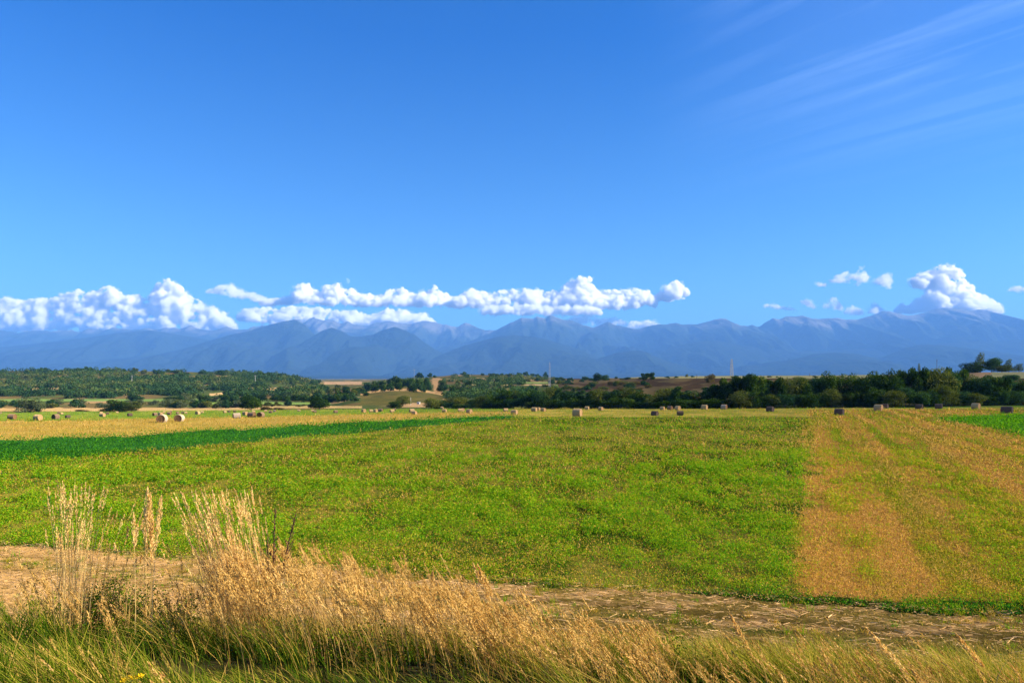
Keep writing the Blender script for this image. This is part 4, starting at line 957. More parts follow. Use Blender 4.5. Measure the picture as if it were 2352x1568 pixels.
# ---------------------------------------------------------------- low plants of the fields
FIELD = [(0.0, (0.70, 0.40, 0.12)), (0.16, (0.50, 0.30, 0.04)), (0.34, (0.36, 0.34, 0.018)), (0.52, (0.23, 0.36, 0.010)), (0.76, (0.10, 0.30, 0.008)), (0.9, (0.035, 0.17, 0.012)), (1.0, (0.02, 0.12, 0.018))]
M_FIELD = leaf_mat('field_plants', FIELD, 0.35)
def field_plants():
    rr = np.random.default_rng(5)
    n = 760000
    u = rr.uniform(-330, 2680, n); v = rr.uniform(937, 1475, n)
    X, Y, Z = hit(u, v); r = regions(X + rr.normal(size=n) * 0.014 * Y, Y, v + rr.normal(size=n) * np.interp(Y, [20, 130], [5.0, 1.2]))
    X = X + rr.normal(size=n) * 0.02 * Y * 0.02
    patch = fbm(X / 1.5, Y / 2.2, 4, 0.55); big = fbm(X / 9 + 50, Y / 14, 3); pj = rr.normal(size=n)
    rowc = X - 0.4035 * Y
    rows = sstep(0.40, 0.62, vnoise(rowc / 1.5 + 3, Y / 60.0) * 0.6 + 0.45 * fbm(rowc / 0.9, Y / 4, 3))
    drow = sstep(0.55, 0.8, vnoise(rowc / 0.35, Y / 30.0))
    names = {1: ('clover_plants', 'low clover and sparse grass in the wide green field'), 2: ('tall_clover', 'deep green strip of uncut clover crossing the left side'),
             3: ('dry_meadow_grass', 'golden strip of dry grass beyond the deep green clover'), 4: ('meadow_grass', 'green aftergrass around the far left bales'), 5: ('stubble', 'orange and green stubble of the cut strip at the right'),
             7: ('verge_grass', 'dark green grass between stubble and track'), 8: ('lush_clover', 'bright green uncut patch at the right edge'), 9: ('mown_grass', 'short yellowish grass around the bales by the tree row')}
    for k, (nm, lab) in names.items():
        s = r == k
        if k in (3, 9, 4): s &= rr.random(n) < 0.75
        if k == 7: s &= (rr.random(n) < 0.05 + 0.7 * sstep(0.4, 0.6, patch))
        Xs, Ys, Zs, p, b, j = X[s], Y[s], Z[s], patch[s], big[s], pj[s]; m = len(Xs)
        size = np.maximum(0.035, 0.00165 * Ys) * rr.uniform(0.6, 1.35, m)
        lush = sstep(0.40, 0.56, p * 0.75 + b * 0.25)
        mac = sstep(0.42, 0.60, fbm(Xs / 7.0 + 3, Ys / 5.0 + 8, 4, 0.6)); clm = sstep(0.50, 0.60, fbm(Xs / 0.8 + 60, Ys / 1.0, 3))
        near = sstep(45, 24, Ys)
        if k == 1:
            ht = 0.03 + (0.05 + 0.22 * near) * lush * rr.uniform(0.3, 1, m); tint = 0.35 + 0.20 * lush * (0.45 + 0.55 * mac) + 0.14 * clm * (0.3 + 0.7 * near) * mac + 0.17 * j + 0.07 * sstep(50, 110, Ys)
            dry = rr.random(m) < (0.24 * (1 - lush) + 0.04 + 0.22 * (1 - mac) * sstep(115, 50, Ys)); tint = np.where(dry, 0.12 + 0.08 * j, tint)
            # thin where the crop is thin, so stubble and soil show
            keep = rr.random(m) < 0.42 + 0.58 * lush
        elif k == 2: ht = rr.uniform(0.1, 0.45, m); tint = 0.93 + 0.07 * j - 0.10 * sstep(40, 120, Ys); keep = np.ones(m, bool)
        elif k == 3: size = size * 0.75; ht = rr.uniform(0.02, 0.18, m); tint = 0.09 + 0.06 * j + 0.07 * lush; keep = np.ones(m, bool)
        elif k == 4: size = size * 0.65; ht = rr.uniform(0.01, 0.06, m); tint = 0.46 + 0.1 * j + 0.14 * lush; keep = rr.random(m) < 0.6
        elif k == 5:
            rw = rows[s]; ht = rr.uniform(0.01, 0.10, m); edge = sstep(2.6, 0.6, rowc[s]) * sstep(-1, 0.4, rowc[s]); tint = 0.05 + 0.46 * rw * (0.35 + 0.65 * lush) * (1 - 0.7 * edge) + 0.15 * j + 0.1 * drow[s] * rw; keep = rr.random(m) < 0.8
        elif k == 7: ht = rr.uniform(0.02, 0.25, m); tint = 0.9 + 0.14 * j; tint = np.where(rr.random(m) < 0.5, 0.34 + 0.12 * j, tint); keep = np.ones(m, bool)
        elif k == 8: ht = rr.uniform(0.05, 0.4, m); tint = 0.72 + 0.06 * j; keep = np.ones(m, bool)
        else: size = size * 0.65; ht = rr.uniform(0.01, 0.05, m); tint = 0.20 + 0.12 * j + 0.18 * sstep(0.45, 0.6, b); keep = rr.random(m) < 0.55
        Xs, Ys, Zs, ht, size, tint = [q[keep] for q in (Xs, Ys, Zs, ht, size, tint)]; m = len(Xs)
        if not m: continue
        c = np.stack([Xs, Ys, Zs + ht], 1)
        blade = rr.random(m) < {1: 0.35, 2: 0.1, 3: 0.95, 4: 0.7, 5: 0.8, 7: 0.5, 8: 0.15, 9: 0.9}[k]
        V1, F1 = leaf_quads(c[~blade], size[~blade] * 1.1, rr)
        nb = int(blade.sum()); cb = c[blade]; sb = size[blade]
        # blades: narrow leaning quads
        A = np.stack([rr.normal(size=nb), rr.normal(size=nb) * .5, rr.normal(size=nb) * .15], 1); A /= np.linalg.norm(A, axis=1)[:, None]
        upv = np.stack([rr.normal(size=nb) * (0.9 if k == 5 else 0.5), rr.normal(size=nb) * 0.5, np.ones(nb)], 1); upv /= np.linalg.norm(upv, axis=1)[:, None]
        if k in (5, 1): # cut straws lie over one another
            ly = rr.random(nb) < 0.4; upv[ly, 2] *= 0.12
        L = sb[:, None] * (1.6 + 0.02 * 0); Wd = sb[:, None] * 0.22
        b0 = cb.copy(); b0[:, 2] -= 0.0
        V2 = np.stack([b0 - A * Wd, b0 + A * Wd, b0 + upv * L + A * Wd * 0.25, b0 + upv * L - A * Wd * 0.25], 1).reshape(-1, 3); F2 = np.arange(4 * nb).reshape(nb, 4)
        T = np.concatenate([np.repeat(tint[~blade], 4), np.repeat(tint[blade] - (0.08 if k == 1 else 0.0), 4)])
        o = mesh_np(nm, np.concatenate([V1, V2]), [F1, F2 + len(V1)], M_FIELD, {'tint': np.clip(T, 0, 1)})
        tag(o, lab, 'field plants', kind='stuff')
field_plants()

def near_plants():
    rr = np.random.default_rng(6); n = 110000
    Y = 19 + 46 * rr.random(n) ** 1.25; X = (rr.uniform(-260, 2620, n) - U0) / FL * Y; r = regions(X, Y)
    lush = sstep(0.38, 0.57, fbm(X / 1.5, Y / 2.2, 4, 0.55) * 0.75 + fbm(X / 9 + 50, Y / 14, 3) * 0.25)
    lush = lush * (0.35 + 0.65 * sstep(0.42, 0.60, fbm(X / 7.0 + 3, Y / 5.0 + 8, 4, 0.6))) * (0.25 + 0.95 * sstep(0.47, 0.58, fbm(X / 0.8 + 60, Y / 1.0, 3)))
    rw = sstep(0.40, 0.62, vnoise((X - 0.4035 * Y) / 1.5 + 3, Y / 60.0) * 0.6 + 0.4 * fbm((X - 0.4035 * Y) / 0.9, Y / 4, 3))
    p = np.select([r == 1, r == 5, r == 7, r == 2, r == 8], [0.04 + 0.95 * lush, 0.04 + 0.75 * rw * lush, 0.35, 0.9, 0.9], 0.0)
    k = rr.random(n) < p; X, Y, r, lush = X[k], Y[k], r[k], lush[k]; n = len(X)
    R = rr.uniform(0.07, 0.26, n) * (0.5 + 0.9 * lush); Hh = R * rr.uniform(1.1, 2.3, n); per = 15
    q = rr.normal(size=(n, per, 3)); q /= np.linalg.norm(q, axis=2)[..., None]; q[..., 2] = np.abs(q[..., 2])
    big = rr.random(n) < 0.10 * (Y < 36) * (r == 1); R = np.where(big, R * 1.5, R); Hh = np.where(big, Hh * 1.45, Hh)
    c = np.stack([X, Y, np.zeros(n)], 1)[:, None] + q * np.stack([R, R, Hh], 1)[:, None]
    base = np.select([r == 5, r == 7, r == 2], [0.38, 0.9, 0.95], 0.60)
    tint = np.clip(base[:, None] + 0.24 * (0.55 - q[..., 2]) + rr.normal(size=(n, 1)) * 0.10 + rr.normal(size=(n, per)) * 0.13 + 0.14 * big[:, None], 0, 1)  # lower leaves painted darker green for shade at the foot of the tuft
    V, F_ = leaf_quads(c.reshape(-1, 3), (rr.uniform(0.035, 0.075, (n, per)) * np.clip(Y / 26, 0.8, 1.8)[:, None]).ravel(), rr, nrm=q.reshape(-1, 3) * 0.5)
    o = mesh_np('clover_tufts', V, F_, M_FIELD, {'tint': np.repeat(tint.ravel(), 4)})
    tag(o, 'bushy tufts of clover standing in the near part of the green field', 'field plants', kind='stuff')
near_plants()

def track_litter():
    rr = np.random.default_rng(9); n = 260000
    X = rr.uniform(-40, 40, n); s0 = X / 22; Y = rr.uniform(12.5, 37, n); td = track_d(X / Y)
    ok = (Y < td + 0.6) & (Y > 13)
    X, Y, td = X[ok], Y[ok], td[ok]; n = len(X)
    pn = fbm(X / 1.6, Y / 0.7, 4); grn = sstep(0.44, 0.64, fbm(X / 1.1, Y / 0.45, 5, 0.65) + 0.008 * np.clip(X, -14, 12))
    z = rr.uniform(0.005, 0.07, n); c = np.stack([X, Y, z], 1)
    wq = td - Y + (fbm(X / 2.5, Y / 2.5, 3) - 0.5) * 0.8; midq = np.exp(-((wq - 2.45) / 0.42) ** 2); edq = sstep(0.9, 0.0, wq)
    isg = rr.random(n) < 0.08 + 0.5 * grn + 0.5 * midq + 0.35 * edq; z[isg] *= 1 + 1.5 * (midq + edq)[isg]; c = np.stack([X, Y, z], 1)
    rutq = np.exp(-((wq - 1.5) / 0.3) ** 2) + np.exp(-((wq - 3.4) / 0.34) ** 2); kq = rr.random(n) > 0.7 * rutq; c, isg = c[kq], isg[kq]; n = len(c)
    m = int((~isg).sum())
    # straws lying flat, mostly along the track
    an = rr.normal(size=m) * 0.5 - 0.25; d = np.stack([np.cos(an), np.sin(an), rr.normal(size=m) * 0.12], 1); pr = np.stack([-np.sin(an), np.cos(an), rr.normal(size=m) * 0.5], 1)
    L = rr.uniform(0.04, 0.17, m)[:, None]; W_ = rr.uniform(0.003, 0.007, m)[:, None]; cs = c[~isg]
    V1 = np.stack([cs - d * L - pr * W_, cs + d * L - pr * W_, cs + d * L + pr * W_, cs - d * L + pr * W_], 1).reshape(-1, 3)
    V2, F2 = leaf_quads(c[isg], rr.uniform(0.03, 0.07, int(isg.sum())), rr)
    T = np.concatenate([np.repeat(np.clip(rr.normal(size=m) * 0.12 + 0.15, 0, 1), 4), np.repeat(np.clip(0.52 + rr.normal(size=int(isg.sum())) * 0.22, 0, 1), 4)])
    mm = leaf_mat('track_litter', [(0.0, (0.80, 0.52, 0.26)), (0.3, (0.58, 0.35, 0.13)), (0.5, (0.32, 0.22, 0.04)), (0.75, (0.13, 0.15, 0.015)), (1.0, (0.05, 0.09, 0.010))], 0.2)
    o = mesh_np('straw_litter', np.concatenate([V1, V2]), [np.arange(4 * m).reshape(m, 4), F2 + len(V1)], mm, {'tint': T})
    tag(o, 'loose straw and weeds lying on the pale track', 'straw', kind='stuff')
track_litter()
def track_tufts():
    rr = np.random.default_rng(19); n = 9000
    X = rr.uniform(-32, 26, n); Y = rr.uniform(14, 33, n); td = track_d(X / Y); w_ = td - Y
    p = np.exp(-((w_ - 2.45) / 0.5) ** 2) + 0.9 * np.exp(-(w_ / 0.6) ** 2) + 0.5 * sstep(4.6, 7.0, w_) + 0.16
    k = (rr.random(n) < p * sstep(0.38, 0.58, fbm(X / 1.4, Y / 0.9, 3))) & (w_ > -0.8); X, Y = X[k], Y[k]; n = len(X); per = 16
    root = np.repeat(np.stack([X, Y, np.zeros(n)], 1), per, 0) + rr.normal(size=(n * per, 3)) * np.array([0.06, 0.06, 0]); hh = np.repeat(rr.uniform(0.06, 0.26, n), per) * rr.uniform(0.4, 1.2, n * per)
    lean = rr.normal(size=(n * per, 2)) * hh[:, None] * 0.55
    V, F_, T = ribbons(root, hh, lean, rr.uniform(0.010, 0.02, n * per), 3, rr)
    tint = np.repeat(np.clip(np.repeat(rr.choice([0.15, 0.3, 0.5, 0.62], n), per) + rr.normal(size=n * per) * 0.1, 0, 1), 8)
    o = mesh_np('track_tufts', V, F_, M_FIELD, {'tint': tint}); tag(o, 'dry and green grass tufts growing on and beside the track', 'grass', kind='stuff')
track_tufts()

# ---------------------------------------------------------------- grass of the bank
M_BANK = leaf_mat('bank_grass', [(0.0, (0.015, 0.03, 0.004)), (0.3, (0.035, 0.08, 0.005)), (0.55, (0.11, 0.18, 0.008)), (0.75, (0.34, 0.31, 0.03)), (1.0, (0.64, 0.40, 0.10))], 0.28)
M_REED = leaf_mat('dry_reed', [(0.0, (0.13, 0.07, 0.018)), (0.4, (0.42, 0.25, 0.065)), (0.75, (0.70, 0.46, 0.15)), (1.0, (0.82, 0.60, 0.26))], 0.3, transcol=(1.1, 0.95, 0.6))
def seedheads(tip, base, rad, per, r_, flare=1.0, size=0.022):
    """feathery heads: short bracts round the axis from base to tip"""
    n = len(tip); t = r_.random((n, per)) ** 0.9; ax = tip - base; c = base[:, None] + ax[:, None] * t[..., None]
    prof = np.sin(np.pi * np.clip(t * 0.92 + 0.05, 0, 1)) ** 0.8 * (1.15 - 0.55 * t)
    a_ = r_.uniform(0, 2 * np.pi, (n, per)); rr = rad[:, None] * prof * r_.uniform(0.25, 1, (n, per))
    off = np.stack([np.cos(a_) * rr, np.sin(a_) * rr, -rr * 0.3], 2); c = c + off
    up = ax / (np.linalg.norm(ax, axis=1)[:, None] + 1e-9)
    dirv = up[:, None] * 1.0 + off / (rad[:, None, None] + 1e-6) * 0.55; dirv /= np.linalg.norm(dirv, axis=2)[..., None]
    pr = r_.normal(size=(n, per, 3)); pr -= (pr * dirv).sum(2)[..., None] * dirv; pr /= np.linalg.norm(pr, axis=2)[..., None]
    L = size * r_.uniform(0.7, 1.6, (n, per, 1)); W_ = L * 0.16
    c, dirv, pr = [q.reshape(-1, 3) for q in (c, dirv, pr)]; L = L.reshape(-1, 1); W_ = W_.reshape(-1, 1)
    V = np.stack([c, c + dirv * L * 0.5 - pr * W_, c + dirv * L, c + dirv * L * 0.5 + pr * W_], 1).reshape(-1, 3)
    return V, np.arange(len(V)).reshape(-1, 4)
def blade_tip(root, h, lean, t, curl=1.8):
    c = root.copy(); c[:, 2] += h * (t - 0.12 * t ** 2.5 * np.minimum(1.5, np.hypot(lean[:, 0], lean[:, 1]) / np.maximum(h, .01)) ** 2); c[:, :2] += lean * t ** curl; return c
def hollow(X, Y):
    """0 in the shaded hollows of the bank, 1 elsewhere"""
    u = U0 + FL * X / Y
    g = lambda uc, yc, su, sy: np.exp(-((u - uc) / su) ** 2 - ((Y - yc) / sy) ** 2)
    k = 1 - np.clip(1.15 * g(245, 9.6, 110, 1.1) + 1.1 * g(860, 7.4, 330, 1.15) + 0.8 * g(1560, 7.9, 190, 0.6) + 0.8 * g(2080, 7.3, 160, 0.5) + 0.7 * g(440, 8.2, 90, 0.6), 0, 1)
    return k
def bank_grass():
    rr = np.random.default_rng(15)
    parts = []
    def add(n, xr, yr, hr, leanx, wr, t0, tj, dens=None, hol=0.85, curl=1.8):
        X = rr.uniform(xr[0], xr[1], n); Y = rr.uniform(yr[0], yr[1], n)
        if dens is not None:
            k = rr.random(n) < dens(X, Y); X, Y = X[k], Y[k]
        n = len(X); tuft = fbm(X / 0.3, Y / 0.3, 2); ho = hollow(X, Y); k = (rr.random(n) < sstep(0.36, 0.50, fbm(X / 0.9 + 7, Y / 0.55, 2)) + 0.15) & (rr.random(n) < sstep(0.38, 0.60, tuft) + 0.12) & (rr.random(n) < 0.25 + 0.75 * ho); X, Y, ho = X[k], Y[k], ho[k]; n = len(X)
        rel = 0.45 + 1.1 * sstep(0.3, 0.7, fbm(X / 0.8 + 4, Y / 0.8, 3))
        h = rr.uniform(hr[0], hr[1], n) * rel * (1 - hol + hol * ho)
        u = U0 + FL * X / Y; line = np.where(Y < 8.2, np.interp(u, [0, 400, 520, 1100, 1250, 2351], [1440, 1460, 1525, 1525, 1485, 1500]), np.interp(u, [0, 130, 180, 320, 400, 900, 1400, 2351], [1350, 1362, 1425, 1425, 1380, 1400, 1440, 1480]))
        cap = H - (line - VH) / FL * Y - emb(X, Y); h = np.minimum(h, np.maximum(0.12, cap * rr.uniform(0.72, 1.12, n)))
        wind = fbm(X / 0.7 + 11, Y / 0.7, 2); swirl = (fbm(X / 0.45 + 31, Y / 0.45, 2) - 0.5)
        lean = np.stack([(-leanx * (0.3 + 1.4 * wind) * rr.uniform(0.2, 1.7, n) + 1.0 * swirl + rr.normal(size=n) * 0.24) * h, rr.normal(size=n) * 0.28 * h], 1)
        root = np.stack([X, Y, emb(X, Y) - 0.02], 1)
        V, F_, T = ribbons(root, h, lean, rr.uniform(wr[0], wr[1], n), 5, rr, curl=curl)
        blade_tint = (t0(X, Y) if callable(t0) else t0) + rr.normal(size=n) * tj  # blade colour from green to straw, varied at random
        T = np.repeat(blade_tint, 12) + 0.26 * (T - 0.6)  # blade bases browner, and painted darker for the shade low in the grass
        parts.append((V, F_, np.clip(T, 0, 1)))
    dry = lambda X, Y: 0.38 + 0.42 * sstep(0.46, 0.62, fbm(X / 0.6 + 3, Y / 0.7, 3)) + 0.12 * sstep(-2.5, 1.0, X)
    add(52000, (-13, 13), (5.2, 13.2), (0.30, 0.70), 0.5, (0.006, 0.013), dry, 0.16)
    # brighter lush blades on the lower left
    add(16000, (-8.5, -2.0), (5.2, 7.6), (0.45, 0.80), 0.55, (0.009, 0.018), 0.55, 0.14)
    # long arching straw coloured blades through the middle and right
    add(26000, (-4.5, 9), (5.8, 11.5), (0.55, 0.95), 0.85, (0.005, 0.011), 0.86, 0.16, lambda X, Y: 0.2 + 0.8 * sstep(0.42, 0.6, fbm(X / 0.6, Y / 0.6 + 9, 3)))
    # yellow green crest towards the right
    add(14000, (-0.8, 9), (8.2, 10.6), (0.45, 0.85), 0.7, (0.006, 0.013), 0.70, 0.14)
    # thin brown stems lying about the hollows
    add(16000, (-8, 8), (6.0, 11.0), (0.30, 0.62), 1.0, (0.004, 0.010), 0.62, 0.28, lambda X, Y: 1.1 - hollow(X, Y), hol=0.0, curl=1.3)
    add(14000, (-5.5, 3), (7.5, 10.5), (0.25, 0.5), 0.6, (0.006, 0.012), 0.30, 0.16, hol=0.0)
    V, F_, T = [], [], []; k = 0
    for (v, f, t) in parts: V.append(v); F_.append(f + k); T.append(t); k += len(v)
    o = mesh_np('bank_grass', np.concatenate(V), np.concatenate(F_), M_BANK, {'tint': np.concatenate(T)})
    tag(o, 'long wind bent green and straw grass along the railway bank', 'grass', kind='stuff')
bank_grass()

def reeds(X, Y, h, lean, r_, head=(0.16, 0.30), hrad=(0.012, 0.026), per=70, w_=0.006, tint=0.7, leaves=1.0, hsize=0.024):
    n = len(X); root = np.stack([X, Y, emb(X, Y) - 0.03], 1)
    V, F_, T = ribbons(root, h, lean, np.full(n, w_), 6, r_, taper=True)
    tt = np.repeat(np.clip(tint + r_.normal(size=n) * 0.12, 0, 1), 14); P1 = [(V, F_, tt)]
    hl = r_.uniform(head[0], head[1], n)
    tip = blade_tip(root, h, lean, 1.02); bs = np.stack([blade_tip(root[i:i + 1], h[i:i + 1], lean[i:i + 1], max(0.2, 1 - hl[i] / max(h[i], .3)))[0] for i in range(n)])
    Vh, Fh = seedheads(tip, bs, r_.uniform(hrad[0], hrad[1], n), per, r_, size=hsize)
    P1.append((Vh, Fh, np.repeat(np.clip(np.repeat(tint + 0.08 + r_.normal(size=n) * 0.08, per) + r_.normal(size=n * per) * 0.10, 0, 1), 4)))
    nl = int(n * leaves)
    if nl:
        i = r_.integers(0, n, nl); t0 = r_.uniform(0.1, 0.55, nl)
        rt = np.stack([blade_tip(root[j:j + 1], h[j:j + 1], lean[j:j + 1], t)[0] for j, t in zip(i, t0)])
        an = r_.uniform(0, 2 * np.pi, nl); hh = r_.uniform(0.18, 0.42, nl); ln = np.stack([np.cos(an), np.sin(an)], 1) * (hh * r_.uniform(0.3, 0.8, nl))[:, None] + lean[i] * 0.2
        V, F_, T = ribbons(rt, hh, ln, np.full(nl, 0.008), 4, r_)
        P1.append((V, F_, np.repeat(np.clip(tint - 0.1 + r_.normal(size=nl) * 0.15, 0, 1), 10)))
    VV, FF, TT, k = [], [], [], 0
    for (v, f, t) in P1: VV.append(v); FF.append(f + k); TT.append(t); k += len(v)
    return np.concatenate(VV), np.concatenate(FF), np.concatenate(TT)
def zat(v, Y): return H - (v - VH) / FL * Y
def clump(u0, u1, Y, vtip, n, leanx, seed, label, spread=0.0, name='reed_clump', **kw):
    """one clump of dry reeds: roots between bearings u0..u1, tips reaching sight lines vtip[0]..vtip[1]"""
    r_ = np.random.default_rng(seed); s = (r_.beta(2, 2, n)); X = ((u0 + (u1 - u0) * s) - U0) / FL * Y; Ys = Y + r_.normal(size=n) * 0.12
    zt_ = zat(r_.uniform(vtip[0], vtip[1], n), Ys); h = np.maximum(0.35, zt_ - emb(X, Ys)); 
    lean = np.stack([leanx * h * r_.uniform(0.5, 1.3, n) + (s - 0.5) * spread * h + r_.normal(size=n) * 0.02 * h, r_.normal(size=n) * 0.05 * h], 1)
    V, F_, T = reeds(X, Ys, h, lean, r_, **kw)
    org = np.array([X.mean(), Y, float(emb(X.mean(), Y))])
    o = mesh_np(name, V - org, F_, M_REED, {'tint': T}); o.location = org
    return tag(o, label, 'reeds', 'dry reed clumps on the bank')
clump(130, 205, 9.6, (1105, 1250), 70, 0.03, 61, 'tall thin dry reed clump fanning out at the far left of the bank', spread=0.30, tint=0.85, hrad=(0.006, 0.013), head=(0.2, 0.36), per=46)
clump(180, 300, 9.8, (1150, 1330), 26, 0.16, 62, 'sparse dry reeds bending right beside the tall left clump', spread=0.2, tint=0.6, hrad=(0.006, 0.012), per=40)
clump(322, 358, 9.0, (1125, 1230), 11, 0.01, 63, 'small upright clump of reeds with thick plume heads left of the widest clump', spread=0.08, tint=0.8, hrad=(0.028, 0.042), head=(0.30, 0.46), per=210, hsize=0.028)
clump(480, 640, 9.7, (1120, 1300), 210, -0.18, 64, 'widest dense clump of tall pale reeds leaning left', spread=0.12, tint=0.82, hrad=(0.006, 0.013), head=(0.14, 0.28), per=48)
clump(400, 470, 9.9, (1180, 1330), 16, -0.12, 65, 'few thin reeds leaning left between the plume reeds and the widest clump', spread=0.3, tint=0.55, hrad=(0.006, 0.012), per=40)
clump(268, 312, 9.2, (1195, 1310), 9, 0.0, 66, 'short stalks with small tufted heads between the left clump and the plume reeds', spread=0.3, tint=0.7, hrad=(0.012, 0.018), head=(0.07, 0.12), per=90)
def plume(u, vtip, Y, h, lean, seed, label, n=1, **kw):
    r_ = np.random.default_rng(seed); X = np.array([(u - U0) / FL * Y + i * 0.05 for i in range(n)]); Ys = np.full(n, Y) + r_.normal(size=n) * 0.05
    X = X - lean * h; root_z = zat(vtip, Y) - h; hh = np.maximum(0.3, zat(vtip, Y) - emb(X, Ys)) * r_.uniform(0.93, 1.03, n)
    ln = np.stack([np.full(n, lean) * hh, np.zeros(n)], 1)
    V, F_, T = reeds(X, Ys, hh, ln, r_, per=300, hrad=(0.03, 0.045), head=(0.34, 0.46), tint=0.62, leaves=2, hsize=0.03, **kw)
    org = np.array([X[0], Y, float(emb(X[0], Y))]); o = mesh_np('plume_reed', V - org, F_, M_REED, {'tint': T}); o.location = org
    tag(o, label, 'reed', 'single plume reeds on the bank')
plume(1100, 1296, 8.6, 1.2, -0.28, 71, 'golden plume reed pair standing highest in front of the track middle', n=2)
plume(1208, 1322, 8.4, 1.1, -0.45, 72, 'single plume reed leaning left just right of the golden pair')
plume(995, 1300, 9.0, 1.1, -0.02, 73, 'thin upright plume reed left of the golden pair')
plume(1688, 1405, 8.6, 0.9, -0.35, 74, 'small plume reed leaning left at the right of the bank middle')
plume(2028, 1412, 7.4, 0.9, -0.55, 75, 'blurred slender plume reed leaning left at the lower right')
plume(2236, 1450, 7.6, 0.8, -0.50, 76, 'slender bent plume reed nearest the right end of the bank')
plume(2140, 1520, 6.8, 0.7, -0.6, 77, 'short plume reed at the bottom right corner')
def golden_mass():
    r_ = np.random.default_rng(81); VV, FF, TT, k = [], [], [], 0
    def add(n, ur, yr, tipf, leanx, **kw):
        nonlocal k
        u = r_.uniform(ur[0], ur[1], int(n * 1.7)); u = u[r_.random(len(u)) < 0.45 + 0.6 * sstep(0.3, 0.65, vnoise(u / 38.0, 0 * u + 4.4))][:n]; n = len(u); Y = r_.uniform(yr[0], yr[1], n); X = (u - U0) / FL * Y
        tall = (vnoise(u / 22.0, 0 * u + 9.1) - 0.5) * 60
        h = np.clip(zat(tipf(u) + tall + r_.normal(size=n) * 20 + (9.6 - Y) * 26, Y) - emb(X, Y), 0.3, 1.7)
        lean = np.stack([-leanx * h * r_.uniform(0.5, 1.5, n), r_.normal(size=n) * 0.08 * h], 1); X = X - lean[:, 0] * 0.6
        v, f, t = reeds(X, Y, h, lean, r_, **kw); VV.append(v); FF.append(f + k); TT.append(t); k += len(v)
    add(760, (500, 1200), (8.4, 11.2), lambda u: np.interp(u, [440, 560, 640, 760, 900, 1000, 1200], [1350, 1300, 1295, 1312, 1338, 1358, 1395]), 0.33, tint=0.52, per=85, hrad=(0.016, 0.032), head=(0.16, 0.30), leaves=1.2)
    add(170, (60, 560), (8.4, 10.6), lambda u: np.interp(u, [60, 200, 400, 560], [1345, 1375, 1375, 1340]), 0.30, tint=0.45, per=60, hrad=(0.012, 0.024), head=(0.12, 0.24), leaves=1.0)
    add(380, (1000, 1550), (7.8, 10.2), lambda u: np.interp(u, [1000, 1200, 1500], [1370, 1405, 1450]), 0.45, tint=0.50, per=60, hrad=(0.012, 0.026), head=(0.14, 0.26), leaves=1.0)
    add(330, (1450, 2450), (7.2, 9.8), lambda u: np.interp(u, [1450, 2400], [1450, 1510]), 0.5, tint=0.46, per=50, hrad=(0.008, 0.018), head=(0.12, 0.2), leaves=1.0)
    add(60, (-150, 420), (6.0, 7.8), lambda u: np.full_like(u, 1440), 0.4, tint=0.5, per=50, hrad=(0.008, 0.018), head=(0.12, 0.2), leaves=0.5)
    o = mesh_np('feathery_dry_grass', np.concatenate(VV), np.concatenate(FF), M_REED, {'tint': np.concatenate(TT)})
    tag(o, 'mass of golden feathery dry grass leaning left along the bank', 'grass', kind='stuff')
golden_mass()
def dark_weeds():
    rr = np.random.default_rng(83); P_, T = [], []
    for (u, Y, vt, w_, n) in ((250, 10.2, 1345, 0.75, 5200), (195, 9.9, 1372, 0.5, 2800), (330, 9.7, 1375, 0.5, 2400), (100, 10.4, 1372, 0.4, 1000), (620, 9.2, 1420, 0.6, 1800), (820, 9.0, 1445, 0.7, 2200), (1560, 9.2, 1462, 0.6, 1500), (420, 9.4, 1400, 0.4, 1200)):
        X = (u - U0) / FL * Y; g = float(emb(X, Y)); h = zat(vt, Y) - g
        q = rr.normal(size=(n, 3)) * np.array([w_ * 0.5, 0.3, 0]); q[:, 2] = h * rr.random(n) ** 0.8 * (1 - 0.5 * np.minimum(1, np.abs(q[:, 0]) / w_) ** 1.5) * (0.5 + fbm(q[:, 0] * 5 + u, q[:, 1] * 5, 3))
        P_.append(q + np.array([X, Y, g])); T.append(np.clip(0.25 + rr.normal(size=n) * 0.12 + 0.25 * q[:, 2] / h, 0, 1))
    P_ = np.concatenate(P_); T = np.concatenate(T)
    V, F_ = leaf_quads(P_, rr.uniform(0.025, 0.06, len(P_)), rr, aspect=0.5)
    o = mesh_np('dark_weeds', V, F_, M_BANK, {'tint': np.repeat(T, 4)}); tag(o, 'dark leafy weeds growing among the dry grass of the bank', 'weeds', kind='stuff')
dark_weeds()
